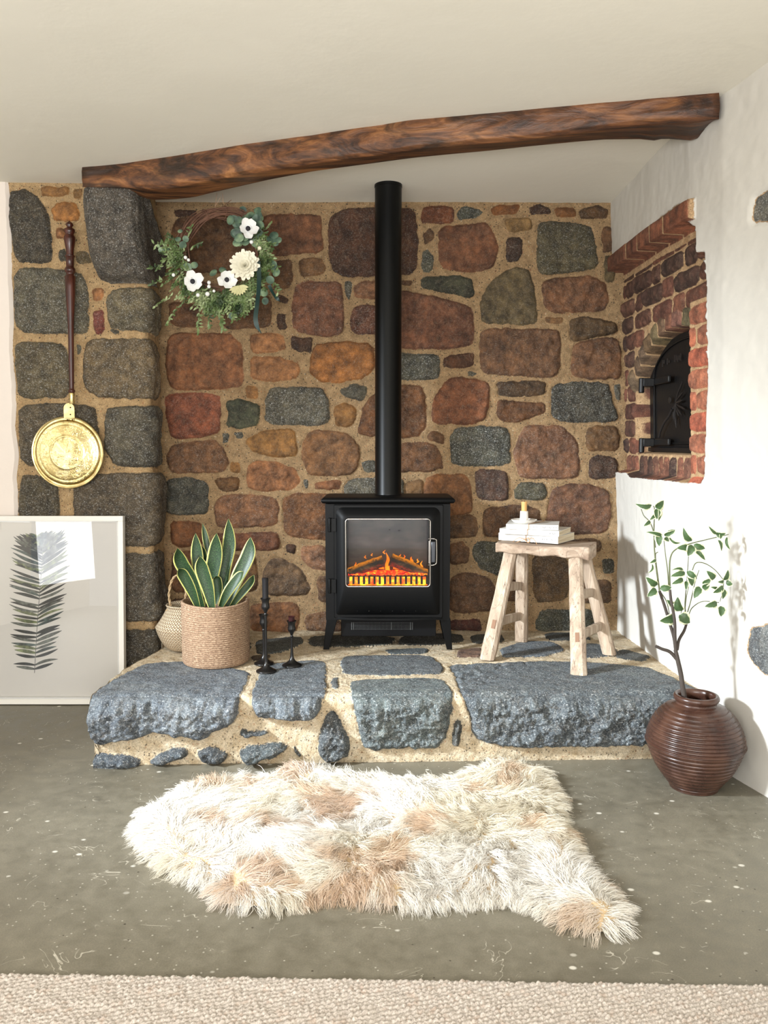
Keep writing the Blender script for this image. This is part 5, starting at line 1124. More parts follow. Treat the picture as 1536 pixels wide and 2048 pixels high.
# ---------------- belly basket behind
m_bb = M('woven seagrass', rough=.85); cu = m_bb.node('SeparateXYZ', {0: m_bb.uv()}); U, Vv = cu.outputs[0], cu.outputs[1]
zig = m_bb.math('MULTIPLY', m_bb.math('PINGPONG', m_bb.math('MULTIPLY', U, 56.0), .5), 1.6); rowv = m_bb.math('FRACT', m_bb.math('ADD', m_bb.math('MULTIPLY', Vv, 78.0), zig))
zz_ = m_bb.math('FRACT', m_bb.math('MULTIPLY', U, 112.0))
on = m_bb.math('MULTIPLY', m_bb.step(rowv, .52, .62), 1.0); nz_ = m_bb.noise(120, 3, .6)
m_bb.set('Base Color', m_bb.mix(on, m_bb.mix(nz_, lin((196, 176, 140)), lin((240, 230, 206))), m_bb.mix(nz_, lin((96, 70, 48)), lin((150, 116, 82)))))
m_bb.bump(m_bb.math('ADD', m_bb.math('PINGPONG', rowv, .5), m_bb.math('PINGPONG', zz_, .5)), .8, .006)
bb0 = Vector(PZ(362, 1300, H + .006)); yb2 = bb0.y + .035
bl = PY(313, 1258, yb2)[0]; bcx = bl + .122; zt4 = PY(350, 1208, yb2)[2]; hb_ = zt4 - bb0.z
bt_ = thing('belly_basket', (bcx, yb2, bb0.z), 'pale woven seagrass belly basket with rope handles behind the planter', 'basket')
pr = [(.0001, 0), (.060, 0), (.078, .006), (.098, .030), (.112, .058), (.1215, .088), (.1205, .094), (.108, .112), (.094, .134), (.082, .156), (.076, hb_ - .012), (.080, hb_ - .002), (.078, hb_ + .002), (.072, hb_ - .004), (.072, .14), (.1, .09), (.06, .02)]
sm = spline([(r, 0, z) for r, z in pr[:13]], 70); pr = [(max(p.x, .0001), p.z) for p in sm] + pr[13:]
G().lathe(pr, (bcx, yb2, bb0.z), 96, uvs=True).build('body', m_bb, bt_, uv=True, smooth=180)
m_rp = M('seagrass rope', (176, 150, 114), .9)
for sgn, pts in ((1, [(341, 1212), (338, 1190), (343, 1163), (353, 1151), (366, 1156), (372, 1180), (370, 1200), (365, 1214)]),):
    c = spline([PY(x, y, yb2 - .03) for x, y in pts], 60); g = G()
    for ph in (0, math.pi):
        g.tube([p + Vector((math.cos(i * .75 + ph) * .0028, math.sin(i * .75 + ph) * .0028, 0)) for i, p in enumerate(c)], .0030, 7)
    g.build('handle', m_rp, bt_, smooth=70)
g = G().tube(spline([PY(x, y, yb2 - .04) for x, y in ((341, 1212), (336, 1218), (331, 1222))], 8), .002, 6); g.build('rope_end', m_rp, bt_)

# ---------------- ribbed vase and branch
m_va = M('dark glazed clay', (70, 40, 32), .24); co = m_va.co(); n1 = m_va.noise(12, 4, .6, co); m_va.set('Base Color', m_va.ramp(n1, [(.3, (46, 30, 25)), (.5, (66, 43, 34)), (.75, (92, 64, 50))])); m_va.set('Roughness', m_va.step(n1, .3, .7, .2, .36))
vb = Vector(PZ(1385, 1573, .001)); yv = vb.y - .0
rmax = (PY(1483, 1480, yv)[0] - PY(1297, 1480, yv)[0]) / 2; vb.x = PY(1390, 1480, yv)[0]; 
zr = PY(1390, 1395, yv)[2]; zm = PY(1390, 1483, yv)[2]; rr_ = (PY(1432, 1397, yv)[0] - PY(1346, 1397, yv)[0]) / 2; rbt = (PY(1429, 1572, yv)[0] - PY(1336, 1572, yv)[0]) / 2
base = [(rbt, 0), (rbt * 1.06, .012), (rmax * .80, zm * .45), (rmax * .96, zm * .82), (rmax, zm), (rmax * .975, zm + (zr - zm) * .22), (rmax * .86, zm + (zr - zm) * .50), (rmax * .66, zm + (zr - zm) * .74), (rr_ * .92, zm + (zr - zm) * .86)]
sm = spline([(r, 0, z) for r, z in base], 230); pr = [(.0001, 0)]
for i, p in enumerate(sm):
    z = p.z; rows_ = 10.5 / .105; am = .0056 if z > zm * .98 else .0042; ph = z / (.0112 if z > zm * .98 else .0125)
    pr.append((p.x + am * (abs(math.sin(math.pi * ph)) ** .6 - .6) * min(1, z / .012) * min(1, (sm[-1].z - z) / .01 + .05) + (.004 * math.exp(-((z - zm * .97) / .005) ** 2)), z))
nk = rr_ * .90; zk = sm[-1].z; pr += [(nk, zk + .003), (nk * .99, zk + .007), (rr_ * .97, zk + .010), (rr_ * 1.02, zk + .016), (rr_ * 1.02, zk + .021), (rr_ * .97, zk + .027), (rr_ * .88, zk + .028), (rr_ * .80, zk + .023), (rr_ * .78, zk + .010), (rr_ * .95, zk - .01), (rmax * .8, zm), (rmax * .6, .05), (.0001, .03)]
o = G().lathe(pr, (vb.x, yv, .002), 96).build('ribbed_vase', m_va, org=(vb.x, yv, .002), smooth=180); tag(o, 'round ribbed brown clay vase on the floor by the white wall', 'vase')
m_st = M('branch bark', (66, 58, 52), .8); m_st.bump(m_st.noise(150, 3), .5, .002); m_st2 = M('green stem', (92, 98, 66), .7)
br = thing('leafy_branch', (vb.x - .02, yv, .06), 'bare-stemmed branch of variegated leaves standing in the ribbed vase', 'branch')
def bp(x, y, d=0.0): return PY(x, y, yv + d)
ib = (vb.x + .015, yv + .01, .07)
stems = [
 ([ib, bp(1368, 1390), bp(1362, 1350), bp(1355, 1318), bp(1351, 1300)], .0085, .0062, 0), ([bp(1355, 1320), bp(1340, 1304), bp(1324, 1298), bp(1311, 1292)], .0055, .0045, 0), ([bp(1352, 1302), bp(1348, 1275), bp(1340, 1248), bp(1330, 1215), bp(1319, 1182)], .0058, .0042, 0),
 ([bp(1352, 1302), bp(1350, 1275, -.01), bp(1349, 1240, -.02), bp(1342, 1200, -.02), bp(1340, 1180, -.02)], .0055, .004, 0), ([bp(1354, 1300), bp(1358, 1280, .01), bp(1368, 1262, .02), bp(1373, 1248, .02)], .0052, .004, 0), ([bp(1350, 1290), bp(1346, 1262, .01), bp(1338, 1244, .01)], .004, .003, 0),
 ([bp(1319, 1182), bp(1313, 1140), bp(1309, 1100), bp(1308, 1060), bp(1309, 1020), bp(1307, 1012)], .0026, .0012, 1), ([bp(1319, 1178), bp(1314, 1140), bp(1311, 1110), bp(1316, 1104)], .002, .0012, 1), ([bp(1311, 1095), bp(1306, 1060), bp(1298, 1042), bp(1287, 1030), bp(1279, 1007)], .0018, .001, 1),
 ([bp(1340, 1182), bp(1339, 1140), bp(1341, 1115), bp(1350, 1100), bp(1375, 1089), bp(1410, 1080), bp(1457, 1069)], .0028, .0012, 1), ([bp(1338, 1180), bp(1335, 1140), bp(1331, 1110), bp(1328, 1082)], .002, .001, 1), ([bp(1375, 1245, .02), bp(1370, 1210, .02), bp(1374, 1160, .02), bp(1377, 1113, .02)], .0022, .001, 1),
 ([bp(1372, 1235, .01), bp(1382, 1200, .02), bp(1390, 1165, .02), bp(1398, 1140, .02)], .002, .001, 1), ([bp(1384, 1142), bp(1392, 1126), bp(1410, 1127), bp(1430, 1140), bp(1447, 1160)], .0017, .001, 1), ([bp(1378, 1228, .02), bp(1385, 1215, .02), bp(1405, 1203), bp(1438, 1205)], .0018, .001, 1), ([bp(1366, 1210), bp(1362, 1230), bp(1368, 1245)], .0014, .001, 1),
 ([bp(1322, 1185), bp(1333, 1203), bp(1338, 1225), bp(1339, 1243)], .0016, .0012, 1), ([bp(1447, 1160), bp(1446, 1180), bp(1440, 1203)], .0014, .001, 1), ([bp(1368, 1250), bp(1372, 1200), bp(1378, 1170)], .0016, .001, 1)]
g = G(); g2 = G()
for P, r0, r1, k in stems:
    q = spline(P, 22); (g2 if k else g).tube(q, [r0 + (r1 - r0) * i / 21 for i in range(22)], 8)
g.build('stem', m_st, br, smooth=80); g2.build('twig', m_st2, br, smooth=80)
m_lf = M('variegated leaf', rough=.45); q = m_lf.node('SeparateXYZ', {0: m_lf.uv()}); U = q.outputs[0]; ud = m_lf.math('ABSOLUTE', m_lf.math('SUBTRACT', U, .5)); nn = m_lf.noise(5, 3, .6, m_lf.node('Mapping', {0: m_lf.uv(), 'Scale': (2, 1.2, 1)}).outputs[0])
lc = m_lf.mix(nn, lin((34, 58, 34)), lin((84, 112, 66))); lc = m_lf.mix(m_lf.step(m_lf.math('ADD', ud, m_lf.math('MULTIPLY', nn, .20)), .45, .50), lc, lin((222, 226, 190))); m_lf.set('Base Color', lc)
def bleaf(x0, y0, x1, y1, w, curl=.0, d0=0, d1=-.01):
    a, b = Vector(bp(x0, y0, d0)), Vector(bp(x1, y1, d1)); n = 10; ax = b - a; L = ax.length; axn = ax.normalized(); sd_ = axn.cross(Vector((0, 1, 0))).normalized(); sd_ = (sd_ + Vector((0, random.uniform(-.5, .5), 0))).normalized(); nr = axn.cross(sd_)
    V = []; UVs = []; ww0 = w * 1.6e-3
    for i in range(n + 1):
        t = i / n; ww = ww0 * .5 * (math.sin(math.pi * t ** .75) ** .8 if 0 < t < 1 else .02); c = a + ax * t + sd_ * curl * L * math.sin(math.pi * t) + nr * .10 * L * math.sin(t * 4)
        for j in range(5): s = (j - 2) / 2; V.append(c + sd_ * s * ww + nr * ww * .35 * s * s); UVs.append((.5 + .5 * s, t))
    Fc = [(i * 5 + j, i * 5 + j + 1, (i + 1) * 5 + j + 1, (i + 1) * 5 + j) for i in range(n) for j in range(4)]
    o = mk('leaf', V, Fc, m_lf, br, smooth=180, uv=UVs); sdm = o.modifiers.new('thickness', 'SOLIDIFY'); sdm.thickness = .0007
for L_ in [(1303,1011,1272,1008,13,.1),(1310,1014,1328,1002,22),(1313,1018,1314,1038,17),(1318,1018,1318,1042,10),(1311,1030,1300,1040,9),(1300,1042,1288,1052,10),(1325,1072,1293,1065,10,-.1),(1318,1068,1318,1092,17),(1328,1070,1350,1062,12),(1335,1068,1350,1060,14),(1330,1075,1338,1083,11),(1338,1075,1362,1085,7,-.25),
    (1383,1082,1367,1056,15,.12),(1376,1096,1354,1096,17),(1384,1090,1376,1112,20),(1388,1088,1410,1098,18),(1390,1100,1411,1120,11),(1432,1068,1418,1052,8,.1),(1431,1066,1452,1067,14,-.15),(1436,1080,1444,1102,10),(1454,1074,1461,1100,8,-.15),(1441,1068,1441,1078,8),
    (1367,1142,1344,1141,7,-.2),(1370,1146,1342,1152,15),(1374,1142,1394,1158,16),(1378,1150,1385,1172,18),(1366,1158,1344,1168,13),(1372,1162,1372,1180,10),(1314,1170,1292,1155,18),(1320,1177,1343,1175,18),(1312,1178,1295,1193,18),(1312,1120,1300,1126,8),(1304,1128,1296,1146,6,.2),
    (1428,1158,1414,1142,16),(1405,1168,1422,1158,15),(1404,1175,1420,1168,17),(1400,1174,1388,1196,19),(1447,1160,1457,1140,14),(1447,1162,1436,1164,9),(1452,1166,1465,1168,16),(1446,1172,1427,1186,15),(1446,1178,1446,1198,14),(1434,1178,1422,1174,8),
    (1362,1222,1355,1195,22,.1),(1434,1206,1410,1213,16),(1442,1212,1442,1233,18),(1350,1232,1320,1243,24),(1358,1230,1380,1246,26),(1346,1210,1334,1200,12)]: bleaf(*L_)
# ---------------- wreath
YR = PY(435, 392, 3.30)[1]; 
def wp(px, py, d=0.0): return Vector(PY(px, py, YR + d))
wc = (441, 505); KX = (PY(541, 500, YR)[0] - PY(441, 500, YR)[0]) / 100
wr = thing('wreath', tuple(wp(*wc)), 'vine wreath of greenery and white flowers hanging from the beam', 'wreath')
m_vn = M('brown vine', (104, 62, 44), .7); m_vn.set('Base Color', m_vn.mix(m_vn.noise(40, 3), lin((58, 36, 26)), lin((132, 92, 70))))
g = G(); rngw = random.Random(4)
for k in range(24):
    R0 = 80 + rngw.uniform(-12, 9); ph = rngw.uniform(0, 6.28); tw = rngw.choice((2, 3, 4)); am = rngw.uniform(3, 6)
    P = []
    for i in range(90):
        a = 2 * math.pi * i / 90; r = R0 + am * math.sin(tw * a + ph); P.append(wp(wc[0] + r * math.cos(a), wc[1] - r * math.sin(a) * 1.02, .012 * math.cos(tw * a + ph)))
    g.tube(P, .0017 + rngw.uniform(0, .0009), 5, closed=True)
for ad in (62, 84, 112, 130, 150):
    a = math.radians(ad); P = []
    for i in range(14): b_ = 2 * math.pi * i / 14; r = 80 + 14 * math.cos(b_); P.append(wp(wc[0] + r * math.cos(a + .05 * math.sin(b_)), wc[1] - r * math.sin(a + .05 * math.sin(b_)), .022 * math.sin(b_)))
    g.tube(P, .0012, 5, closed=True)
g.tube(spline([wp(440, 418), wp(452, 408), wp(463, 400)], 8), .0012, 5)
g.build('vine_ring', m_vn, wr, smooth=80)
m_lg = M('small green leaves', (104, 128, 84), .5); nn = m_lg.noise(18, 2, .5); m_lg.set('Base Color', m_lg.ramp(nn, [(.34, (44, 62, 36)), (.5, (98, 120, 70)), (.68, (170, 184, 136))]))
m_eu = M('eucalyptus leaves', (84, 108, 92), .5); m_eu.set('Base Color', m_eu.ramp(m_eu.noise(20, 2), [(.35, (48, 68, 56)), (.5, (88, 112, 92)), (.66, (138, 160, 122))]))
def addleaf(g, c, d, L, w, nrm=None, fold=.25):
    d = d.normalized(); s = d.cross(nrm if nrm is not None else Vector((rngw.uniform(-.6, .6), -1, rngw.uniform(-.6, .6))))
    s = s.normalized(); n = d.cross(s); V = []; N = 5
    prof = [.05, .75, 1.0, .7, .05]
    for i in range(N):
        t = i / (N - 1); q = c + d * L * t + n * fold * L * .3 * math.sin(t * 2.6)
        V += [q - s * w * .5 * prof[i] + n * w * .15 * prof[i], q, q + s * w * .5 * prof[i] + n * w * .15 * prof[i]]
    g.add(V, [(3 * i + j, 3 * i + j + 1, 3 * i + j + 4, 3 * i + j + 3) for i in range(N - 1) for j in range(2)])
fo = G(); twg = G()
def sprig(x, y, ang, Lpx, dd, ls=1.0):
    n = max(5, int(Lpx / 5.2)); a = math.radians(ang); P = []; bend = rngw.uniform(-.5, .5) - .25 * math.cos(a)
    for i in range(n):
        t = i / (n - 1); P.append(wp(x, y, dd - .02 * t)); x += math.cos(a) * Lpx / n; y -= math.sin(a) * Lpx / n; a += bend / n
    twg.tube(P, .0007, 4)
    for i in range(1, n):
        d = (P[i] - P[i - 1]).normalized()
        for s in (0, 1, 2):
            an = rngw.uniform(0, 6.28); rad = Vector((math.cos(an), math.sin(an) * .8, math.sin(an + 1))); dr_ = (d * rngw.uniform(.5, .9) + rad.normalized() * .8)
            addleaf(fo, P[i], dr_, (.0135 + rngw.random() * .006) * ls, .0068 * ls)
# angle on ring (deg, ccw from right), outward spread, length
for k in range(270):
    ad = rngw.choice([rngw.uniform(168, 262), rngw.uniform(250, 312), rngw.uniform(300, 388)]); a = math.radians(ad); r = 80 + rngw.uniform(-14, 16)
    x, y = wc[0] + r * math.cos(a), wc[1] - r * math.sin(a)
    if ad < 262: out = rngw.uniform(ad - 30, ad + 48); L = rngw.uniform(20, 48) 
    elif ad < 312: out = rngw.uniform(235, 300); L = rngw.uniform(22, 52)
    else: out = rngw.uniform(ad - 70, ad + 30); L = rngw.uniform(12, 32)
    sprig(x, y, out, L, rngw.uniform(-.03, .01))
for x, y, an, L in ((370, 480, 60, 34), (378, 500, 40, 34), (345, 590, 215, 46), (360, 610, 225, 50), (330, 560, 190, 32), (322, 540, 160, 26), (400, 620, 255, 48), (440, 620, 275, 44), (470, 610, 268, 36), (545, 560, 300, 32), (385, 560, 120, 36), (350, 520, 140, 30), (420, 600, 262, 56), (500, 590, 290, 30)): sprig(x, y, an, L, -.03, 1.1)
eu = G()
def disc(px, py, rpx, d=0.0):
    c = wp(px, py, d); n = Vector((rngw.uniform(-.7, .7), -1, rngw.uniform(-.6, .6))).normalized(); u = n.cross(Vector((0, 0, 1))).normalized(); v = n.cross(u); r = rpx * KX
    V = [c + n * .002]; V += [c + u * r * math.cos(i * math.pi / 6) + v * r * math.sin(i * math.pi / 6) * .92 - n * .1 * r for i in range(12)]
    eu.add(V, [(0, 1 + i, 1 + (i + 1) % 12) for i in range(12)])
for k in range(46): disc(rngw.uniform(466, 522), rngw.uniform(418, 490), rngw.uniform(7, 11), rngw.uniform(-.03, .02))
for c in ((356, 478, 6), (366, 490, 8), (371, 478, 7), (332, 497, 7), (375, 534, 9), (388, 530, 8), (426, 545, 9), (446, 540, 8), (543, 478, 10), (550, 485, 8), (557, 480, 7), (548, 470, 9), (540, 560, 9), (530, 602, 8), (465, 632, 8), (322, 500, 6), (316, 492, 4), (460, 440, 10), (477, 440, 8), (520, 450, 9), (360, 462, 5), (478, 475, 10), (545, 530, 10), (552, 545, 9), (528, 585, 9), (490, 600, 8)): disc(*c, -.035)
twg.tube(spline([wp(345, 510), wp(332, 500), wp(318, 492), wp(306, 487)], 10), .0008, 5); 
for x, y, an in ((324, 494, 250), (320, 492, 70), (312, 490, 240), (308, 488, 120)): a = math.radians(an); addleaf(fo, wp(x, y, -.03), Vector((math.cos(a), 0, math.sin(a))), .022, .009)
o = mk('foliage', fo.v, fo.f, m_lg, wr, smooth=60); o['kind'] = 'stuff'
o = mk('eucalyptus', eu.v, eu.f, m_eu, wr, smooth=60); o['kind'] = 'stuff'
o = twg.build('twigs', m_st2, wr, smooth=80); o['kind'] = 'stuff'
m_pe = M('white petals', (240, 238, 234), .6); m_pe.set('Subsurface Weight', .1); m_ce = M('dark flower centre', (24, 22, 30), .6); m_da = M('cream petals', (244, 240, 222), .6)
def petal(g, c, ang, L, w, tilt, nv=Vector((0, -1, 0)), tip=.8):
    u = Vector((math.cos(ang), 0, math.sin(ang))); d = (u * math.cos(tilt) + nv * math.sin(tilt)); s = u.cross(nv).normalized(); V = []; N = 7
    for i in range(N):
        t = i / (N - 1); ww = w * (abs(math.sin(math.pi * min(1, t * tip + .06))) ** .7) * .5; q = c + d * L * t + nv * (L * .18 * t * t)
        for j in range(5): e = (j - 2) / 2; V.append(q + s * ww * e + nv * (.25 * ww * e * e + .0015 * math.sin(9 * t + 3 * e + ang * 5)))
    g.add(V, [(5 * i + j, 5 * i + j + 1, 5 * i + j + 6, 5 * i + j + 5) for i in range(N - 1) for j in range(4)])
def anemone(px, py, rpx, nv):
    g = G(); c = wp(px, py, -.055); nv = Vector(nv).normalized(); o0 = rngw.random()
    for k in range(5): petal(g, c + nv * .002 * (k % 2), o0 + k * math.pi * .4 + rngw.uniform(-.12, .12), rpx * KX * rngw.uniform(.92, 1.18), rpx * KX * .98, rngw.uniform(.15, .5), nv, rngw.uniform(.72, .9))
    fl = mk('anemone', g.v, g.f, m_pe, wr, smooth=180); g = G().ball(c + nv * .004, .0100, 12, 8)
    for k in range(18): a = k * .349; g.ball(c + nv * .006 + Vector((math.cos(a) * .0140, 0, math.sin(a) * .0140)), .0011, 6, 4)
    g.build('flower_centre', m_ce, fl, smooth=80)
anemone(496, 458, 19, (.25, -1, .1)); anemone(385, 563, 20, (.35, -1, -.1)); anemone(453, 560, 19, (.45, -1, 0))
g = G(); c = wp(490, 531, -.06)
for ly, (n, L, w, tl) in enumerate(((15, 30, 12, .08), (15, 28, 12, .30), (14, 24, 11, .52), (12, 20, 10, .75), (11, 15, 9, 1.0), (8, 11, 8, 1.2), (5, 8, 6, 1.4))):
    for k in range(n): petal(g, c, k * 2 * math.pi / n + ly * .35 + rngw.uniform(-.1, .1), L * KX * rngw.uniform(.9, 1.05), w * KX, tl, tip=.86)
mk('dahlia', g.v, g.f, m_da, wr, smooth=180)
g = G(); c = wp(478, 572, -.055)
for k in range(9): petal(g, c, -2.6 + k * .3, 22 * KX, 7 * KX, .3, tip=.95)
mk('pale_blossom', g.v, g.f, M('greenish cream petals', (212, 208, 160), .6), wr, smooth=180)
g = G(); c = wp(520, 498, -.05)
for k in range(6): petal(g, c, k * 1.05, 7 * KX, 7 * KX, 1.1)
mk('bud', g.v, g.f, m_da, wr, smooth=180)
for px, py, r in ((371, 515, 3.6), (377, 520, 3.2), (347, 550, 3.6), (418, 565, 3.8), (418, 573, 3.8), (415, 588, 4.6), (396, 590, 4), (503, 484, 4), (428, 582, 3)): G().ball(wp(px, py, -.05), r * KX, 12, 8).build('berry', m_pe, wr, smooth=80)
m_rb = M('dark green ribbon', (22, 52, 48), .4)
def ribbon(pts, w):
    P = spline([wp(x, y, -.05) for x, y in pts], 40); V = []
    for i, p in enumerate(P):
        t = i / 39; ww = w * KX * .5 * (1 if t < .8 else (1 - t) / .2 + .1); d = (P[min(39, i + 1)] - P[max(0, i - 1)]).normalized(); s = Vector((math.cos(math.sin(t * 4) * .7), math.sin(math.sin(t * 4) * .7), 0)); s = (s - d * s.dot(d)).normalized(); nn_ = d.cross(s)
        V += [p - s * ww, p + s * ww, p + s * ww + nn_ * .0006, p - s * ww + nn_ * .0006]
    Fc = [(4 * i + j, 4 * i + (j + 1) % 4, 4 * i + 4 + (j + 1) % 4, 4 * i + 4 + j) for i in range(39) for j in range(4)]
    mk('ribbon', V, Fc, m_rb, wr, smooth=60)
ribbon([(516, 522), (518, 550), (517, 580), (514, 610), (511, 635), (514, 652), (523, 667)], 9); ribbon([(538, 570), (545, 585), (552, 595), (560, 602)], 7)
g = G().tube([wp(430, 415), wp(434, 386, .03)], .0008, 5); g.tube([wp(447, 407), wp(445, 386, .03)], .0008, 5); g.tube([wp(430, 413, -.01), wp(441, 395, 0), wp(447, 407)], .0008, 5)
g.build('hanging_string', M('pale string', (196, 160, 130), .9), wr)

# ---------------- sheepskin rug
rug_px = [(268,1655),(284,1606),(330,1598),(352,1575),(400,1558),(470,1548),(560,1542),(620,1530),(700,1548),(800,1546),(900,1548),(960,1530),(1010,1516),(1085,1522),(1100,1560),(1120,1590),(1126,1640),(1150,1680),(1168,1725),(1230,1772),(1258,1832),(1210,1850),(1150,1842),(1090,1812),(1040,1788),(940,1788),(850,1796),(780,1796),(700,1780),(640,1782),(560,1798),(500,1800),(432,1790),(428,1760),(390,1750),(330,1722),(290,1690)]
rp2 = np.array([PZ(x, y, .03)[:2] for x, y in rug_px]); cen = rp2.mean(0)
rp2s = chaikin(rp2, 2)
def lumps(x, y): return .030 + .030 * fbm(x, y, 5.5, 3, 1) + .018 * fbm(x, y, 13, 2, 3)
gx = np.arange(rp2[:, 0].min() - .02, rp2[:, 0].max() + .02, .010); gy = np.arange(rp2[:, 1].min() - .02, rp2[:, 1].max() + .02, .010)
GX, GY = np.meshgrid(gx, gy); SDR = poly_sd(rp2s, GX, GY)
def hide_h(x, y, sd_): return .006 + np.clip(sd_ / .06, 0, 1) ** .7 * np.maximum(lumps(x, y), .006)
HH = hide_h(GX, GY, SDR); ok = SDR > .012; idx = -np.ones(GX.shape, int); idx[ok] = np.arange(ok.sum())
V = np.stack([GX[ok], GY[ok], HH[ok]], 1); n0 = len(V)
V2 = V.copy(); V2[:, 2] = .003
Fc = []
cnt = {}
for j in range(GX.shape[0] - 1):
    for i in range(GX.shape[1] - 1):
        q = (idx[j, i], idx[j, i + 1], idx[j + 1, i + 1], idx[j + 1, i])
        if min(q) >= 0:
            Fc.append(q); Fc.append(tuple(k + n0 for k in q[::-1]))
            for e in ((q[0], q[1]), (q[1], q[2]), (q[2], q[3]), (q[3], q[0])): cnt[e] = 1
Fc += [(b_, a_, a_ + n0, b_ + n0) for (a_, b_) in cnt if (b_, a_) not in cnt]
m_hd = M('sheepskin hide', (206, 182, 146), .9)
rug = mk('sheepskin_rug', np.concatenate([V, V2]), Fc, m_hd, org=(cen[0], cen[1], 0), smooth=60); tag(rug, 'shaggy cream and tan sheepskin rug lying on the concrete floor', 'rug')
# fur: tapered three-sided locks of hair
NF = 110000; R3 = np.random.default_rng(3)
x = R3.uniform(rp2[:, 0].min(), rp2[:, 0].max(), NF * 2); y = R3.uniform(rp2[:, 1].min(), rp2[:, 1].max(), NF * 2); sdv = poly_sd(rp2s, x, y); kp = sdv > .006; x, y, sdv = x[kp][:NF], y[kp][:NF], sdv[kp][:NF]; n = len(x)
# gather into tufts
NT = 2600; tx_ = R3.uniform(rp2[:, 0].min(), rp2[:, 0].max(), NT * 2); ty_ = R3.uniform(rp2[:, 1].min(), rp2[:, 1].max(), NT * 2); kp = poly_sd(rp2s, tx_, ty_) > 0; tx_, ty_ = tx_[kp], ty_[kp]
near = np.zeros(n, int)
for s in range(0, n, 4000):
    d2 = (x[s:s + 4000, None] - tx_[None]) ** 2 + (y[s:s + 4000, None] - ty_[None]) ** 2; near[s:s + 4000] = d2.argmin(1)
ang = 6.283 * (1.4 * fbm(tx_, ty_, 2.6, 2, 2) + .5 * fbm(tx_, ty_, 8, 2, 4)) - 1.6 + R3.normal(0, .35, len(tx_))
# outward near the edge
e_ = .004; gxx = (poly_sd(rp2s, tx_ + e_, ty_) - poly_sd(rp2s, tx_ - e_, ty_)); gyy = (poly_sd(rp2s, tx_, ty_ + e_) - poly_sd(rp2s, tx_, ty_ - e_)); nn_ = np.hypot(gxx, gyy) + 1e-9; ox, oy = -gxx / nn_, -gyy / nn_
sdt = poly_sd(rp2s, tx_, ty_); wE = np.clip(1 - sdt / .07, 0, 1)
dx = np.cos(ang) * (1 - wE) + ox * wE * 1.5; dy = np.sin(ang) * (1 - wE) + oy * wE * 1.5; m_ = np.hypot(dx, dy) + 1e-9; dx /= m_; dy /= m_
ln_t = R3.uniform(.038, .066, len(tx_)); up_t = R3.uniform(.25, .8, len(tx_)) * (1 - .65 * wE)
z0 = hide_h(x, y, sdv); L = ln_t[near] * R3.uniform(.7, 1.15, n) * (1 - .25 * wE[near])
DX_ = dx[near] + R3.normal(0, .22, n); DY_ = dy[near] + R3.normal(0, .22, n); UP = up_t[near] + R3.normal(0, .12, n)
nl = np.sqrt(DX_ ** 2 + DY_ ** 2 + UP ** 2); DX_, DY_, UP = DX_ / nl, DY_ / nl, UP / nl
tipx = tx_[near] + dx[near] * ln_t[near] * .9; tipy = ty_[near] + dy[near] * ln_t[near] * .9
K = 5; V = np.zeros((n, K, 2, 3)); wv_ = R3.uniform(0, 6.28, n); wdt = R3.uniform(.0007, .0013, n)
for k in range(K):
    t = k / (K - 1); px_ = x + DX_ * L * t; py_ = y + DY_ * L * t
    cl = .55 * t ** 1.3; px_ = px_ * (1 - cl) + (tipx * (t) + x * (1 - t)) * cl; py_ = py_ * (1 - cl) + (tipy * t + y * (1 - t)) * cl
    wob_ = .0022 * np.sin(wv_ + t * 7); pz_ = z0 + UP * L * t - .020 * t * t + .0015 * np.cos(wv_ * 3 + t * 8); pz_ = np.maximum(pz_, .0035)
    sx, sy = -DY_, DX_; m2 = np.hypot(sx, sy) + 1e-9; w_ = wdt * (1 - .85 * t)
    tw_ = wv_ * 2
    for j, s in enumerate((-1, 1)):
        V[:, k, j, 0] = px_ + sx / m2 * (wob_ + s * w_ * np.cos(tw_)); V[:, k, j, 1] = py_ + sy / m2 * (wob_ + s * w_ * np.cos(tw_)); V[:, k, j, 2] = pz_ + s * w_ * np.sin(tw_)
V -= np.array([cen[0], cen[1], 0])
me = bpy.data.meshes.new('fur'); me.vertices.add(n * K * 2); me.vertices.foreach_set('co', V.astype(np.float32).ravel())
b0 = (np.arange(n) * K * 2)[:, None] + (np.arange(K - 1) * 2)[None]; q = np.stack([b0, b0 + 1, b0 + 3, b0 + 2], -1).reshape(-1, 4); nf = len(q)
me.loops.add(nf * 4); me.loops.foreach_set('vertex_index', q.astype(np.int32).ravel()); me.polygons.add(nf); me.polygons.foreach_set('loop_start', (np.arange(nf) * 4).astype(np.int32)); me.polygons.foreach_set('loop_total', np.full(nf, 4, dtype=np.int32)); me.update(calc_edges=True)
me.polygons.foreach_set('use_smooth', np.ones(nf, dtype=bool))
cr, wh, tn = (np.array(lin(c)[:3]) for c in ((242, 235, 218), (250, 247, 241), (206, 166, 122)))
pt_ = fbm(tx_, ty_, 7.5, 3, 5); pt2 = fbm(tx_, ty_, 3.1, 2, 0); a_ = np.clip((pt_ - .18) / .2, 0, 1)[near]; b_ = np.clip((pt2 + .05) / .3, 0, 1)[near]
base_c = cr[None] * (1 - b_[:, None]) + wh[None] * b_[:, None]; a_ = np.clip(a_ * R3.uniform(.7, 1.2, n), 0, 1)[:, None]
tipc = base_c * (1 - a_ * .75) + tn[None] * a_ * .75; rootc = base_c * .93 * (1 - .4 * a_) + tn[None] * .4 * a_
colr = np.zeros((n, K, 2, 4)); colr[..., 3] = 1
for k in range(K): t = k / (K - 1); colr[:, k, :, :3] = (rootc * (1 - t) + tipc * t)[:, None, :]
at = me.attributes.new('scol', 'FLOAT_COLOR', 'POINT'); at.data.foreach_set('color', colr.astype(np.float32).ravel())
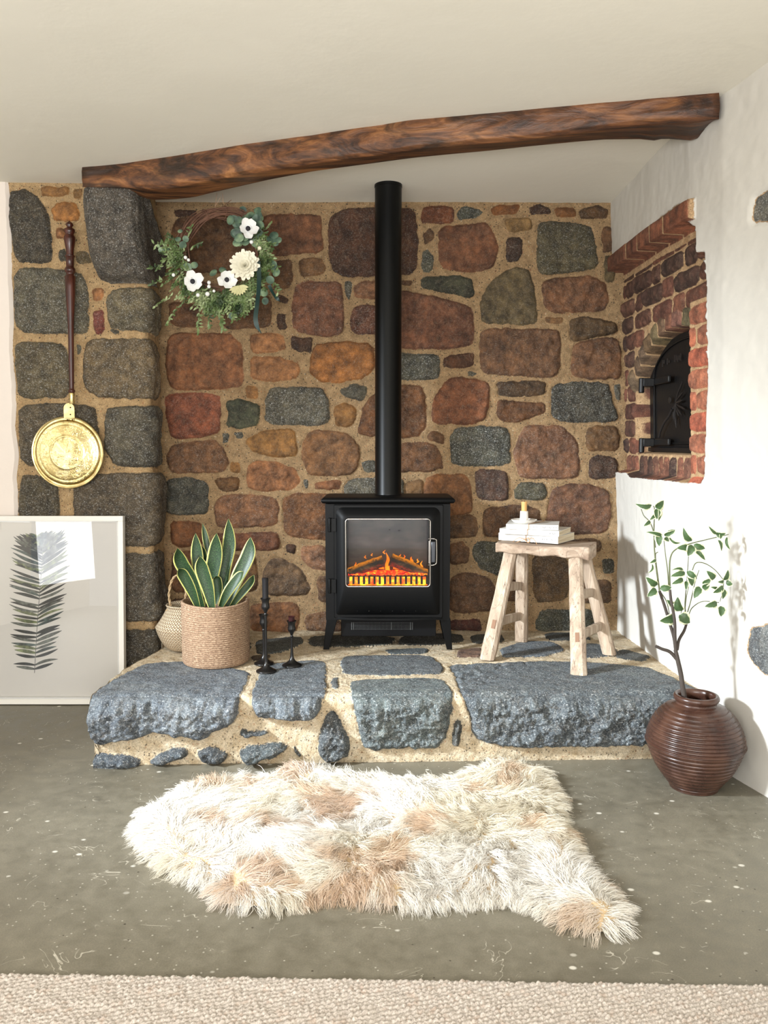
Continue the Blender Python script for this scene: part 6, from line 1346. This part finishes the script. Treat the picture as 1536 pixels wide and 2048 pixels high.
m_fu = M('sheepskin wool', rough=.55); m_fu.set('Base Color', m_fu.attr('scol', 'Color')); m_fu.set('Sheen Weight', .25); me.materials.append(m_fu.m)
tr = m_fu.node('BsdfTranslucent', {0: m_fu.attr('scol', 'Color')}); mxs = m_fu.node('MixShader', {0: .35, 1: m_fu.b.outputs[0], 2: tr.outputs[0]})
m_fu.t.links.new(mxs.outputs[0], m_fu.t.nodes['Material Output'].inputs[0])
o = bpy.data.objects.new('fur', me); col.objects.link(o); o.parent = rug; o['kind'] = 'stuff'

# ---------------- looped carpet at the front edge
cy0 = PZ(0, 1944, .008)[1]; cy1 = PZ(1536, 1967, .008)[1]
xs = np.arange(-1.35, 1.32, .0028); ys = np.arange(0, .62, .0028); SX, SY = np.meshgrid(xs, ys)
edge = cy0 + (cy1 - cy0) * (SX + .75) / 1.5 + .0015 * fbm(SX, SX * 0, 40, 2, 1)
Yc = edge - SY; dg = SX * .30
u = SX / .0115 + .35 * np.sin(SY * 130); v = (SY + dg + .006 * fbm(SX, SY, 26, 3, 2)) / .0115
hl = np.abs(np.sin(math.pi * v)) ** .7 * (.30 + .70 * np.abs(np.sin(math.pi * (u + .5 * (np.floor(v) % 2)))) ** .8)
Zc = .004 + .0062 * hl * (1 + .9 * vn(SX * 70, SY * 70, 2)) + .002 * vn(SX * 240, SY * 240, 3)
Zc = Zc * np.clip(SY / .004, 0.05, 1)
Zc[:1] = 0.0015
m_cp = M('beige loop carpet', rough=.95); nn = m_cp.noise(260, 3, .7); c = m_cp.ramp(nn, [(.3, (140, 129, 119)), (.5, (186, 176, 166)), (.7, (214, 206, 197))]); c = m_cp.mix(m_cp.step(m_cp.noise(60, 2), .55, .7, 0, .35), c, lin((168, 138, 116)))
m_cp.set('Base Color', c); m_cp.bump(nn, .5, .002); m_cp.set('Sheen Weight', .15)
o = grid_obj('carpet', SX, Yc, Zc, m_cp, {}, flip=True); tag(o, 'beige looped carpet with a straight edge in the foreground', 'carpet')
# ============================================================ LIGHT + CAMERA
WX0 = -3.0
gsw = G()
y0, y1, z0, z1 = 0.15, 1.65, 0.75, 1.95
v0, v1, q0, q1 = -1.75, -0.40, 0.28, 1.45
for a, b in [((WX0 - .2, -1.8, 0), (WX0, v0, 2.2)), ((WX0 - .2, v1, 0), (WX0, y0, 2.2)), ((WX0 - .2, v0, 0), (WX0, v1, q0)), ((WX0 - .2, v0, q1), (WX0, v1, 2.2)), ((WX0 - .2, y1, 0), (WX0, 3.6, 2.2)), ((WX0 - .2, y0, 0), (WX0, y1, z0)), ((WX0 - .2, y0, z1), (WX0, y1, 2.2))]:
    gsw.box([(a[i] + b[i]) / 2 for i in range(3)], [b[i] - a[i] for i in range(3)])
o = gsw.build('wall_side', m_sw); o['kind'] = 'structure'
m_wf = M('white window paint', (235, 235, 230), 0.4)
gf = G()
for yy_ in (y0 + .03, (y0 + y1) / 2, y1 - .03): gf.box((WX0 - .1, yy_, (z0 + z1) / 2), (.06, .06, z1 - z0))
for zz_ in (z0 + .03, (z0 + z1) / 2, z1 - .03): gf.box((WX0 - .1, (y0 + y1) / 2, zz_), (.05, y1 - y0, .05))
o = gf.build('window_1', m_wf); o['kind'] = 'structure'

def area(name, loc, target, sx, sy, power, color, spread=180):
    d = bpy.data.lights.new(name, 'AREA'); d.shape = 'RECTANGLE'; d.size = sx; d.size_y = sy; d.energy = power; d.color = color; d.spread = math.radians(spread)
    o = bpy.data.objects.new(name, d); col.objects.link(o); o.location = loc
    o.rotation_euler = (Vector(target) - Vector(loc)).to_track_quat('-Z', 'Y').to_euler(); return o
area('window_daylight', (WX0 + .03, 0.9, 1.35), (0, 2.2, 1.0), 1.4, 1.1, 9, (0.90, 0.95, 1.0))
area('low_sun_glow', (-2.75, 1.30, 1.62), (0.50, 2.85, 0.30), 0.30, 0.26, 20, (0.84, 0.92, 1.0), 46)
gf = G()
for yy_ in (v0 + .03, (v0 + v1) / 2, v1 - .03): gf.box((WX0 - .1, yy_, (q0 + q1) / 2), (.06, .06, q1 - q0))
for zz_ in (q0 + .03, q1 - .03): gf.box((WX0 - .1, (v0 + v1) / 2, zz_), (.05, v1 - v0, .05))
o = gf.build('window_2', m_wf); o['kind'] = 'structure'
area('second_window_daylight', (WX0 + .03, (v0 + v1) / 2, (q0 + q1) / 2), (0, (v0 + v1) / 2, 1.1), v1 - v0, q1 - q0, 16, (0.95, 0.97, 1.0))
area('ceiling_fill', (-0.5, -1.1, 1.0), (-0.6, 0.5, 2.1), 2.2, 0.8, 112, (1.0, 0.98, 0.95))  # fill lamp added behind the camera, tilted up to brighten the ceiling
w = bpy.data.worlds.new('daylight'); sc.world = w; w.use_nodes = True
w.node_tree.nodes['Background'].inputs[0].default_value = (1.0, 0.99, 0.975, 1); w.node_tree.nodes['Background'].inputs[1].default_value = 0.54

cd = bpy.data.cameras.new('camera'); co_ = bpy.data.objects.new('camera', cd); col.objects.link(co_)
cd.sensor_fit = 'VERTICAL'; cd.sensor_height = 36; cd.lens = F / 2048 * 36; cd.clip_start = 0.05
co_.location = (0, 0, CZ); co_.rotation_euler = (math.pi / 2 - TH, 0, 0)
sc.camera = co_
sc.view_settings.view_transform = 'Standard'; sc.view_settings.look = 'None'; sc.view_settings.gamma = 1.0; sc.view_settings.exposure = 0.3
sc.view_settings.use_curve_mapping = False
try:
    sc.cycles.max_bounces = 8; sc.cycles.diffuse_bounces = 4; sc.cycles.transparent_max_bounces = 12
    sc.cycles.sample_clamp_indirect = 6
except Exception: pass
